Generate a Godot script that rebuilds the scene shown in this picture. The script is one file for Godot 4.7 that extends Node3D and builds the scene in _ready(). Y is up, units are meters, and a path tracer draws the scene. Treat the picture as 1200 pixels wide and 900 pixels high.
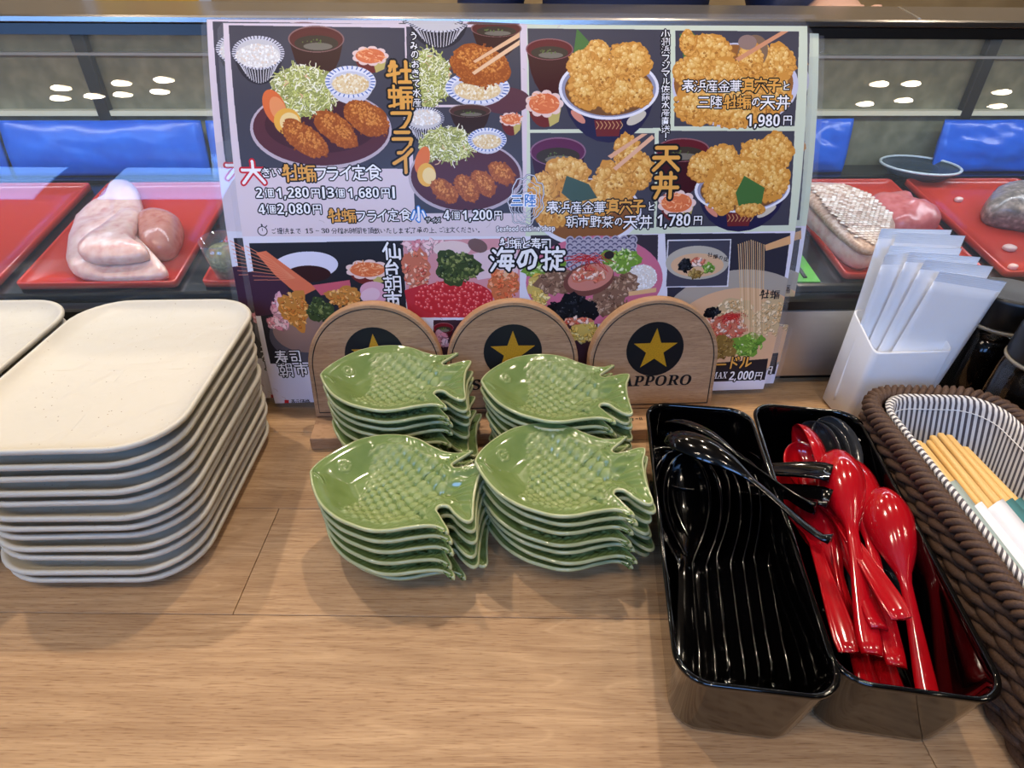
extends Node3D
# A restaurant counter: menu sheets leaning on a curved sushi case, wooden signs, stacked plates and fish dishes, cutlery trays, a basket.
# Metres, y up, counter top at y = 0, the camera stands at x = 0, z = 0.

const DEG := PI / 180.0
var used := {}
var rng := RandomNumberGenerator.new()
var M := {}


func _ready() -> void:
	rng.seed = 41
	make_view_and_light()
	make_materials()
	make_room()
	make_counter()
	make_case()
	make_sheets()
	make_signs()
	make_plates()
	make_fish_dishes()
	make_trays()
	make_basket()
	make_napkins()
	make_bottles()
	make_case_contents()
	make_kitchen()
	make_person()


# ---------------------------------------------------------------- camera, lamps, exposure
func make_view_and_light() -> void:
	var cam := Camera3D.new()
	cam.name = "camera"
	cam.position = Vector3(0, 0.32, 0)
	cam.rotation_degrees = Vector3(-35.0, 0.0, 0.6)
	cam.fov = 65.47
	cam.near = 0.02
	cam.far = 30.0
	add_child(cam)
	var env := Environment.new()
	env.background_mode = Environment.BG_COLOR
	env.background_color = Color(0.0, 0.0, 0.0)
	env.tonemap_mode = Environment.TONE_MAPPER_LINEAR
	env.tonemap_exposure = 0.83
	env.sdfgi_enabled = true
	env.ssao_enabled = true
	env.ssil_enabled = true
	var we := WorldEnvironment.new()
	we.name = "world_environment"
	we.environment = env
	add_child(we)
	# ceiling downlights: a ring, a glowing lens and a spot lamp of the same size in front of it
	var spots := [
		[-0.62, -0.80, 1.45], [0.14, -0.82, 1.35], [0.95, -0.80, 0.55],
		[-1.30, -1.75, 0.8], [-0.40, -1.75, 0.8], [0.50, -1.75, 0.8], [1.40, -1.75, 0.8],  # kitchen row, added to brighten the back wall and its reflection in the ledge
		[-1.28, 0.45, 0.14], [-1.24, 0.34, 0.14], [-1.17, 0.42, 0.14], [-1.05, 0.28, 0.14], [-1.08, 0.40, 0.14], [-0.92, 0.24, 0.14], [-0.96, 0.36, 0.14],
		[-0.36, 0.26, 0.22], [-0.38, 0.38, 0.22], [0.24, 0.22, 0.22], [0.26, 0.34, 0.22],
		[1.25, 0.14, 0.14], [1.30, 0.36, 0.14], [1.35, 0.13, 0.14], [1.41, 0.31, 0.14], [1.69, 0.20, 0.14], [1.77, 0.36, 0.14],
		[-0.80, 1.35, 0.35], [0.15, 1.40, 0.35], [1.10, 1.35, 0.35]]
	for i in spots.size():
		downlight(Vector3(spots[i][0], CEIL, spots[i][1]), 0.85 * float(spots[i][2]), i)
	# blue-white light boxes that hang across the aisle and mirror in the glass of the case; the wide one is added fill
	light_sign(Vector3(-1.93, 1.19, 1.62), 0.46, "blue white light box hanging across the aisle, end of the row by the wall")
	light_sign(Vector3(-1.22, 1.19, 1.62), 0.48, "blue white light box hanging across the aisle between two others")
	light_sign(Vector3(0.05, 1.19, 1.62), 0.90, "wide blue white light box added across the aisle for frontal blue fill")  # added for blue fill from the front, its mirror image hidden by the menu


const CEIL := 1.60


func downlight(at: Vector3, energy: float, i: int) -> void:
	var names := ["above the display case", "in the cluster above the counter", "over the aisle", "added to brighten the kitchen wall"]
	var row := 3 if at.z < -1.5 else 0 if at.z < -0.5 else (1 if at.z < 0.6 else 2)
	var t := thing("ceiling_downlight", "round warm recessed downlight " + str(names[row]), "downlight", at, 0.0, "downlights " + str(names[row]))
	var ring := lathe([[0.028, 0.0], [0.040, 0.0], [0.042, -0.003], [0.036, -0.006], [0.028, -0.004]], 28, true)
	part(t, "ring", ring, mat(Color(0.82, 0.80, 0.76), 0.4))
	var lens := lathe([[0.0, -0.002], [0.028, -0.002]], 28, false)
	var gm := mat(Color(1, 0.93, 0.82), 0.5)
	gm.emission_enabled = true
	gm.emission = Color(1.0, 0.90, 0.76)
	gm.emission_energy_multiplier = 26.0
	part(t, "glowing_lens", lens, gm)
	var l := SpotLight3D.new()
	l.name = "downlight_lamp"
	l.position = Vector3(0, -0.012, 0)
	l.rotation_degrees = Vector3(-90, 0, 0)
	l.spot_angle = 62.0
	l.spot_angle_attenuation = 0.6
	l.light_color = Color(1.0, 0.925, 0.83)
	l.light_energy = energy
	l.light_size = 0.026
	l.spot_range = 12.0
	l.spot_attenuation = 2.0
	l.shadow_enabled = true
	t.add_child(l)


func light_sign(at: Vector3, w: float, label: String) -> void:
	var t := thing("light_box_sign", label, "sign", at, 0.0, "hanging light boxes")
	part(t, "housing", rbox(w + 0.04, 0.62, 0.09, 0.006), mat(Color(0.25, 0.26, 0.28), 0.4))
	var gm := mat(Color(0.55, 0.72, 1.0), 0.5)
	gm.emission_enabled = true
	gm.emission = Color(0.34, 0.62, 1.0)
	gm.emission_energy_multiplier = 7.0
	part(t, "glowing_face", rbox(w, 0.58, 0.01, 0.002), gm, Vector3(0, 0, -0.047))
	part(t, "hanging_rod", tube([Vector3(-w * 0.4, 0.30, 0), Vector3(-w * 0.4, CEIL - at.y, 0)], [0.006], 8), mat(Color(0.3, 0.3, 0.3), 0.4))
	part(t, "hanging_rod", tube([Vector3(w * 0.4, 0.30, 0), Vector3(w * 0.4, CEIL - at.y, 0)], [0.006], 8), mat(Color(0.3, 0.3, 0.3), 0.4))
	var l := AreaLight3D.new()
	l.name = "sign_lamp"
	l.area_size = Vector2(w, 0.56)
	l.position = Vector3(0, 0, -0.056)
	l.light_color = Color(0.62, 0.78, 1.0)
	l.light_energy = 1.4 * w
	l.area_normalize_energy = true
	l.area_range = 12.0
	l.shadow_enabled = true
	t.add_child(l)


# ---------------------------------------------------------------- naming
func numbered(called: String) -> String:
	if not used.has(called):
		used[called] = 0
		return called
	used[called] += 1
	return "%s_%03d" % [called, used[called]]


func thing(called: String, label: String, category: String, at := Vector3.ZERO, turn := 0.0, group := "") -> Node3D:
	var o := Node3D.new()
	o.name = numbered(called)
	add_child(o)
	o.position = at
	o.rotation.y = turn
	tag(o, label, category, group)
	return o


func tag(o: Node3D, label: String, category: String, group := "") -> void:
	o.set_meta("label", label)
	o.set_meta("category", category)
	if group != "":
		o.set_meta("group", group)


func part(parent: Node3D, called: String, mesh: Mesh, m: Material, at := Vector3.ZERO) -> MeshInstance3D:
	var o := MeshInstance3D.new()
	o.name = called
	o.mesh = mesh
	o.material_override = m
	o.position = at
	parent.add_child(o, true)
	return o


func solo(called: String, mesh: Mesh, m: Material, label: String, category: String, at := Vector3.ZERO, turn := 0.0, group := "") -> MeshInstance3D:
	var o := MeshInstance3D.new()
	o.name = numbered(called)
	o.mesh = mesh
	o.material_override = m
	add_child(o)
	o.position = at
	o.rotation.y = turn
	tag(o, label, category, group)
	return o


func struct(called: String, mesh: Mesh, m: Material, at := Vector3.ZERO) -> MeshInstance3D:
	var o := MeshInstance3D.new()
	o.name = called
	o.mesh = mesh
	o.material_override = m
	add_child(o)
	o.position = at
	o.set_meta("kind", "structure")
	return o


func copy(o: Node3D, base: String) -> Node3D:
	var c: Node3D = o.duplicate()
	c.name = numbered(base)
	add_child(c)
	return c


# ---------------------------------------------------------------- meshes
func mat(c: Color, rough := 0.5, metal := 0.0) -> StandardMaterial3D:
	var m := StandardMaterial3D.new()
	m.albedo_color = c
	m.roughness = rough
	m.metallic = metal
	return m


func lin(r: float, g: float, b: float) -> Color:
	return Color(r, g, b).linear_to_srgb()


# rows of points (each row the same length) to a smooth surface; wrap closes every row on itself; ends closes first and last row with a fan
func loft(rows: Array, wrap := true, ends := false, uvs := []) -> ArrayMesh:
	var st := SurfaceTool.new()
	st.begin(Mesh.PRIMITIVE_TRIANGLES)
	var n: int = rows[0].size()
	var nr := rows.size()
	for j in nr:
		var r: PackedVector3Array = rows[j]
		for i in n:
			if not uvs.is_empty():
				st.set_uv(uvs[j][i])
			st.add_vertex(r[i])
	for j in nr - 1:
		for i in (n if wrap else n - 1):
			var a := j * n + i
			var b := j * n + (i + 1) % n
			st.add_index(a); st.add_index(b); st.add_index(a + n)
			st.add_index(b); st.add_index(b + n); st.add_index(a + n)
	if ends:
		for e in 2:
			var r: PackedVector3Array = rows[0 if e == 0 else nr - 1]
			var c := Vector3.ZERO
			for p in r:
				c += p
			c /= n
			if not uvs.is_empty():
				st.set_uv(uvs[0 if e == 0 else nr - 1][0])
			st.add_vertex(c)
			var ci := nr * n + e
			var o := 0 if e == 0 else (nr - 1) * n
			for i in n:
				if e == 0:
					st.add_index(ci); st.add_index(o + (i + 1) % n); st.add_index(o + i)
				else:
					st.add_index(ci); st.add_index(o + i); st.add_index(o + (i + 1) % n)
	st.generate_normals()
	return st.commit()


func lathe(profile: Array, n := 32, closed := false) -> ArrayMesh:
	var rows := []
	var pr := profile.duplicate()
	if closed:
		pr.append(profile[0])
	for p in pr:
		var r := PackedVector3Array()
		for i in n:
			var a := TAU * i / n
			r.append(Vector3(cos(a) * float(p[0]), p[1], sin(a) * float(p[0])))
		rows.append(r)
	return loft(rows, true)


# box with chamfered edges, centred
func rbox(sx: float, sy: float, sz: float, b: float) -> ArrayMesh:
	var st := SurfaceTool.new()
	st.begin(Mesh.PRIMITIVE_TRIANGLES)
	st.set_smooth_group(-1)
	add_rbox(st, Transform3D.IDENTITY, sx, sy, sz, b)
	st.generate_normals()
	return st.commit()


func add_rbox(st: SurfaceTool, t: Transform3D, sx: float, sy: float, sz: float, b: float) -> void:
	var h := Vector3(sx, sy, sz) * 0.5
	var pts := {}
	for x in [-1, 1]:
		for y in [-1, 1]:
			for z in [-1, 1]:
				var s := Vector3(x, y, z)
				for k in 3:
					var p := h - Vector3.ONE * b
					p[k] = h[k]
					pts["%d%d%d%d" % [x, y, z, k]] = t * (p * s)
	var faces := []
	for k in 3:
		var u := (k + 1) % 3
		var v := (k + 2) % 3
		for s in [-1, 1]:
			var q := []
			for uv in [[-1, -1], [1, -1], [1, 1], [-1, 1]]:
				var c := [0, 0, 0]
				c[k] = s
				c[u] = uv[0]
				c[v] = uv[1]
				q.append(pts["%d%d%d%d" % [c[0], c[1], c[2], k]])
			faces.append(q)
	for k in 3:
		var u := (k + 1) % 3
		var v := (k + 2) % 3
		for a in [-1, 1]:
			for d in [-1, 1]:
				var c0 := [0, 0, 0]
				c0[u] = a
				c0[v] = d
				c0[k] = -1
				var c1 := c0.duplicate()
				c1[k] = 1
				var s0 := "%d%d%d" % [c0[0], c0[1], c0[2]]
				var s1 := "%d%d%d" % [c1[0], c1[1], c1[2]]
				faces.append([pts[s0 + str(u)], pts[s1 + str(u)], pts[s1 + str(v)], pts[s0 + str(v)]])
	for x in [-1, 1]:
		for y in [-1, 1]:
			for z in [-1, 1]:
				var s := "%d%d%d" % [x, y, z]
				faces.append([pts[s + "0"], pts[s + "1"], pts[s + "2"]])
	var mid: Vector3 = t.origin
	for f in faces:
		var nrm: Vector3 = (f[1] - f[0]).cross(f[2] - f[0])
		var g: Array = f
		if nrm.dot(f[0] - mid) > 0.0:
			g = f.duplicate()
			g.reverse()
		st.add_vertex(g[0]); st.add_vertex(g[1]); st.add_vertex(g[2])
		if g.size() == 4:
			st.add_vertex(g[0]); st.add_vertex(g[2]); st.add_vertex(g[3])


# rounded rectangle in the xz plane, at height y
func rrect(w: float, d: float, r: float, y := 0.0, n := 7) -> PackedVector3Array:
	var out := PackedVector3Array()
	r = minf(r, minf(w, d) * 0.499)
	for k in 4:
		var cx := (w * 0.5 - r) * (1.0 if k == 0 or k == 3 else -1.0)
		var cz := (d * 0.5 - r) * (1.0 if k < 2 else -1.0)
		for i in n + 1:
			var a := (k + float(i) / n) * PI * 0.5
			out.append(Vector3(cx + cos(a) * r, y, cz + sin(a) * r))
	return out


# tube along points with a radius each
func tube(pts: Array, rad: Array, sides := 8, ends := true) -> ArrayMesh:
	return loft(tube_rows(pts, rad, sides), true, ends)


func tube_rows(pts: Array, rad: Array, sides := 8, flat := 1.0) -> Array:
	var rows := []
	var up := Vector3.UP
	var n := pts.size()
	for j in n:
		var a: Vector3 = pts[maxi(j - 1, 0)]
		var b: Vector3 = pts[mini(j + 1, n - 1)]
		var d := (b - a).normalized()
		if absf(d.dot(up)) > 0.95:
			up = Vector3.RIGHT if absf(d.x) < 0.9 else Vector3.BACK
		var x := d.cross(up).normalized()
		var y := x.cross(d).normalized()
		up = y
		var r: float = rad[j] if rad.size() > 1 else rad[0]
		var row := PackedVector3Array()
		for i in sides:
			var t := TAU * i / sides
			var p: Vector3 = pts[j]
			row.append(p + x * cos(t) * r + y * sin(t) * r * flat)
		rows.append(row)
	return rows


# flat outline (x, y) given thickness along z, with a small chamfer; front face at z = +th / 2
func prism(outline: PackedVector2Array, th: float, b := 0.0) -> ArrayMesh:
	var st := SurfaceTool.new()
	st.begin(Mesh.PRIMITIVE_TRIANGLES)
	st.set_smooth_group(-1)
	var ins := outline
	if b > 0.0:
		var off := Geometry2D.offset_polygon(outline, -b, Geometry2D.JOIN_MITER)
		if off.size() > 0 and off[0].size() == outline.size():
			var best := 0
			var bd := 1e9
			for i in off[0].size():
				var dd: float = off[0][i].distance_squared_to(outline[0])
				if dd < bd:
					bd = dd
					best = i
			var al := PackedVector2Array()
			var same := Geometry2D.is_polygon_clockwise(off[0]) == Geometry2D.is_polygon_clockwise(outline)
			for i in off[0].size():
				al.append(off[0][(best + (i if same else -i) + off[0].size() * 2) % off[0].size()])
			ins = al
		else:
			b = 0.0
	var tri := Geometry2D.triangulate_polygon(ins)
	var z := th * 0.5
	for k in range(0, tri.size(), 3):
		var p := [ins[tri[k]], ins[tri[k + 1]], ins[tri[k + 2]]]
		var area: float = (p[1] - p[0]).cross(p[2] - p[0])
		if area > 0.0:
			p = [p[0], p[2], p[1]]
		for q in p:
			st.set_uv(q)
			st.add_vertex(Vector3(q.x, q.y, z))
		for q in [p[0], p[2], p[1]]:
			st.set_uv(q)
			st.add_vertex(Vector3(q.x, q.y, -z))
	var n := outline.size()
	var cw := Geometry2D.is_polygon_clockwise(outline)
	var rings := [[ins, z], [outline, z - b], [outline, -z + b], [ins, -z]] if b > 0.0 else [[outline, z], [outline, -z]]
	for k in rings.size() - 1:
		for i in n:
			var j := (i + 1) % n
			var a := Vector3(rings[k][0][i].x, rings[k][0][i].y, rings[k][1])
			var c := Vector3(rings[k][0][j].x, rings[k][0][j].y, rings[k][1])
			var d := Vector3(rings[k + 1][0][j].x, rings[k + 1][0][j].y, rings[k + 1][1])
			var e := Vector3(rings[k + 1][0][i].x, rings[k + 1][0][i].y, rings[k + 1][1])
			var q := [a, c, d, a, d, e] if not cw else [a, d, c, a, e, d]
			for v in q:
				st.set_uv(Vector2(v.x, v.y))
				st.add_vertex(v)
	st.generate_normals()
	return st.commit()


func noise_tex(freq: float, size: int, ramp: Array, seed_: int, oct := 3, kind := FastNoiseLite.TYPE_SIMPLEX_SMOOTH) -> ImageTexture:
	var f := FastNoiseLite.new()
	f.seed = seed_
	f.noise_type = kind
	f.frequency = freq
	f.fractal_octaves = oct
	var im := f.get_seamless_image(size, size)
	im.convert(Image.FORMAT_L8)
	var out := Image.create(size, size, false, Image.FORMAT_RGB8)
	var g := Gradient.new()
	var cs := PackedColorArray()
	var of := PackedFloat32Array()
	for r in ramp:
		of.append(r[0])
		cs.append(r[1])
	g.offsets = of
	g.colors = cs
	var lut := []
	for i in 256:
		lut.append(g.sample(i / 255.0))
	var data := im.get_data()
	var buf := PackedByteArray()
	buf.resize(size * size * 3)
	for i in size * size:
		var c: Color = lut[data[i]]
		buf[i * 3] = c.r8
		buf[i * 3 + 1] = c.g8
		buf[i * 3 + 2] = c.b8
	out.set_data(size, size, false, Image.FORMAT_RGB8, buf)
	return ImageTexture.create_from_image(out)


func grey_noise(freq: float, w: int, h: int, seed_: int, oct := 3) -> Image:
	var f := FastNoiseLite.new()
	f.seed = seed_
	f.frequency = freq
	f.fractal_octaves = oct
	var im := f.get_seamless_image(w, h)
	im.convert(Image.FORMAT_L8)
	return im


# ---------------------------------------------------------------- shared materials
func make_materials() -> void:
	M.wood = wood_material(Color8(187, 153, 114), Color8(132, 98, 68), 11)
	M.sign_wood = wood_material(Color8(186, 148, 112), Color8(142, 106, 78), 29)
	M.sign_wood.uv1_triplanar = true
	M.sign_wood.uv1_scale = Vector3(2.2, 9.0, 2.2)
	M.sign_wood.roughness = 0.55
	M.steel = mat(Color(0.80, 0.79, 0.78), 0.46, 1.0)
	M.steel.roughness_texture = noise_tex(0.02, 256, [[0.0, Color(0.75, 0.75, 0.75)], [1.0, Color(1, 1, 1)]], 5)
	M.steel.uv1_triplanar = true
	M.steel.uv1_scale = Vector3(1.5, 40, 40)
	M.ledge_steel = mat(Color(0.74, 0.72, 0.70), 0.24, 1.0)
	M.black_rubber = mat(Color(0.018, 0.018, 0.022), 0.32)
	var g := mat(Color(0.97, 1.0, 0.985, 0.05), 0.0)
	g.transparency = BaseMaterial3D.TRANSPARENCY_ALPHA
	g.metallic_specular = 0.62
	M.glass = g
	M.lacquer = mat(Color(0.010, 0.009, 0.011), 0.06)
	M.lacquer.clearcoat_enabled = true
	M.lacquer.clearcoat = 0.15
	M.lacquer.clearcoat_roughness = 0.03
	M.black_plastic = mat(Color(0.012, 0.011, 0.014), 0.10)
	M.red_plastic = mat(Color8(166, 10, 22), 0.13)
	M.red_plastic.clearcoat_enabled = true
	M.red_plastic.clearcoat = 0.5
	M.red_plastic.clearcoat_roughness = 0.06


# wood grain that runs along u: stretched pores, wavy growth lines, broad tone
func wood_material(light: Color, dark: Color, seed_: int) -> StandardMaterial3D:
	var w := 1024
	var h := 512
	var fine := grey_noise(0.16, 96, h, seed_, 2)
	fine.resize(w, h, Image.INTERPOLATE_CUBIC)
	var pore := grey_noise(0.30, 220, h, seed_ + 1, 1)
	pore.resize(w, h, Image.INTERPOLATE_BILINEAR)
	var broad := grey_noise(0.03, 96, 256, seed_ + 2, 3)
	broad.resize(w, h, Image.INTERPOLATE_CUBIC)
	var warp := grey_noise(0.016, 96, 256, seed_ + 3, 2)
	warp.resize(w, h, Image.INTERPOLATE_CUBIC)
	var fd := fine.get_data()
	var pd := pore.get_data()
	var bd := broad.get_data()
	var wd := warp.get_data()
	var buf := PackedByteArray()
	buf.resize(w * h * 3)
	var hb := PackedByteArray()
	hb.resize(w * h)
	var lr := light.r * 255.0
	var lg := light.g * 255.0
	var lb := light.b * 255.0
	var dr := (dark.r - light.r) * 255.0
	var dg := (dark.g - light.g) * 255.0
	var db := (dark.b - light.b) * 255.0
	for y in h:
		for x in w:
			var i := y * w + x
			var ring := sin(TAU * (float(y) / h * 6.0 + wd[i] / 255.0 * 4.0))
			var t := 0.34 * fd[i] / 255.0 + 0.30 * bd[i] / 255.0
			t += 0.10 * maxf(0.0, -ring) - 0.14 * pow(maxf(0.0, ring), 14.0)
			var p := pd[i] / 255.0
			if p > 0.62:
				t += (p - 0.62) * 1.3
			t = clampf(t * 1.25 - 0.10, 0.0, 1.0)
			buf[i * 3] = int(clampf(lr + dr * t, 0, 255))
			buf[i * 3 + 1] = int(clampf(lg + dg * t, 0, 255))
			buf[i * 3 + 2] = int(clampf(lb + db * t, 0, 255))
			hb[i] = int(clampf(255.0 * (1.0 - t), 0, 255))
	var m := StandardMaterial3D.new()
	m.albedo_texture = ImageTexture.create_from_image(Image.create_from_data(w, h, false, Image.FORMAT_RGB8, buf))
	m.roughness = 0.48
	m.metallic_specular = 0.34
	m.heightmap_enabled = true
	m.heightmap_texture = ImageTexture.create_from_image(Image.create_from_data(w, h, false, Image.FORMAT_L8, hb))
	m.heightmap_scale = 0.012
	return m


# ---------------------------------------------------------------- room
func make_room() -> void:
	var plaster := mat(Color8(176, 168, 150), 0.9)
	plaster.albedo_texture = noise_tex(0.03, 256, [[0.0, Color(0.90, 0.90, 0.89)], [1.0, Color(1, 1, 1)]], 77)
	plaster.uv1_triplanar = true
	plaster.uv1_world_triplanar = true
	plaster.uv1_scale = Vector3(1.2, 1.2, 1.2)
	var brown := mat(Color8(176, 150, 106), 0.7)
	brown.albedo_texture = noise_tex(0.02, 256, [[0.0, Color(0.82, 0.80, 0.76)], [1.0, Color(1, 1, 1)]], 78)
	brown.uv1_triplanar = true
	brown.uv1_world_triplanar = true
	var ceiling := mat(Color8(196, 190, 172), 0.9)
	ceiling.albedo_texture = plaster.albedo_texture
	ceiling.uv1_triplanar = true
	ceiling.uv1_world_triplanar = true
	var tile := mat(Color8(120, 108, 96), 0.5)
	tile.albedo_texture = plaster.albedo_texture
	tile.uv1_triplanar = true
	tile.uv1_world_triplanar = true
	struct("floor", rbox(6.2, 0.1, 5.6, 0.002), tile, Vector3(0, -0.95, 0.2))
	struct("ceiling", rbox(6.2, 0.1, 5.6, 0.002), ceiling, Vector3(0, CEIL + 0.056, 0.2))
	struct("wall_back", rbox(6.2, 2.6, 0.1, 0.002), brown, Vector3(0, 0.35, -2.35))
	struct("wall_front", rbox(6.2, 2.6, 0.1, 0.002), plaster, Vector3(0, 0.35, 2.62))
	struct("wall_left", rbox(0.1, 2.6, 5.0, 0.002), plaster, Vector3(-2.95, 0.35, 0.13))
	struct("wall_right", rbox(0.1, 2.6, 5.0, 0.002), plaster, Vector3(2.95, 0.35, 0.13))


# ---------------------------------------------------------------- counter of laminated boards
func make_counter() -> void:
	var t := thing("counter", "long light oak counter of narrow boards in front of the glass case", "counter", Vector3(0, 0, 0))
	part(t, "counter_body", rbox(2.6, 0.86, 0.70, 0.004), mat(Color8(120, 92, 66), 0.5), Vector3(0, -0.03 - 0.43, -0.44))
	part(t, "front_edge", rbox(2.6, 0.028, 0.018, 0.003), M.wood, Vector3(0, -0.0145, -0.006))
	var seams := [-0.0155, -0.128, -0.213, -0.2985, -0.384, -0.4695, -0.555, -0.6405, -0.726, -0.86]
	var cuts := [[-0.62, 0.38], [-1.02, 0.21], [-0.166, 0.72], [-0.48, 0.335], [-0.81, 0.02], [-0.3, 0.5], [0.1], [-0.2], [0.3]]
	var r := RandomNumberGenerator.new()
	r.seed = 9
	for k in seams.size() - 1:
		var z0: float = seams[k]
		var z1: float = seams[k + 1]
		var xs := [-1.3]
		xs.append_array(cuts[k])
		xs.append(1.3)
		for i in xs.size() - 1:
			plank(t, xs[i], xs[i + 1], z0, z1, r)


func plank(t: Node3D, x0: float, x1: float, z0: float, z1: float, r: RandomNumberGenerator) -> void:
	var gap := 0.00022
	var b := 0.00025
	var a := Vector3(x0 + gap, 0, z0 - gap)
	var c := Vector3(x1 - gap, 0, z1 + gap)
	var st := SurfaceTool.new()
	st.begin(Mesh.PRIMITIVE_TRIANGLES)
	st.set_smooth_group(-1)
	var off := Vector2(r.randf(), r.randf())
	var rings := [
		[a.x, a.z, c.x, c.z, -0.03], [a.x, a.z, c.x, c.z, -b],
		[a.x + b, a.z - b, c.x - b, c.z + b, 0.0]]
	var corner := func(q: Array) -> Array:
		return [Vector3(q[0], q[4], q[1]), Vector3(q[2], q[4], q[1]), Vector3(q[2], q[4], q[3]), Vector3(q[0], q[4], q[3])]
	var put := func(p: Vector3) -> void:
		st.set_uv(Vector2(p.x / 0.80, (p.z - p.y) / 0.125) + off)
		st.add_vertex(p)
	for k in 2:
		var lo: Array = corner.call(rings[k])
		var hi: Array = corner.call(rings[k + 1])
		for i in 4:
			var j := (i + 1) % 4
			for p in [lo[i], hi[i], hi[j], lo[i], hi[j], lo[j]]:
				put.call(p)
	var top: Array = corner.call(rings[2])
	for p in [top[0], top[3], top[2], top[0], top[2], top[1]]:
		put.call(p)
	st.generate_normals()
	st.generate_tangents()
	part(t, "plank", st.commit(), M.wood)


# ---------------------------------------------------------------- curved glass sushi case
const CASE_AT := Vector3(0, 0, -0.446)
const CASE_TURN := 3.0 * DEG
const HALF := 0.98


func extrude_x(profile: Array, half: float) -> ArrayMesh:
	# closed profile of [depth, height]; runs along x
	var st := SurfaceTool.new()
	st.begin(Mesh.PRIMITIVE_TRIANGLES)
	st.set_smooth_group(-1)
	var poly := PackedVector2Array()
	for p in profile:
		poly.append(Vector2(p[0], p[1]))
	var tri := Geometry2D.triangulate_polygon(poly)
	for s in [-1.0, 1.0]:
		for k in range(0, tri.size(), 3):
			var q := [poly[tri[k]], poly[tri[k + 1]], poly[tri[k + 2]]]
			for v in q:
				st.add_vertex(Vector3(half * s, v.y, -v.x))
	for i in poly.size():
		var a := poly[i]
		var b := poly[(i + 1) % poly.size()]
		var p := [Vector3(-half, a.y, -a.x), Vector3(half, a.y, -a.x), Vector3(half, b.y, -b.x), Vector3(-half, b.y, -b.x)]
		for v in [p[0], p[1], p[2], p[0], p[2], p[3]]:
			st.add_vertex(v)
	st.generate_normals()
	return st.commit()


func glass_depth(h: float) -> float:
	return 0.004 + 0.076 * pow(maxf(0.0, h - 0.10) / 0.178, 2.0)


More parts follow.
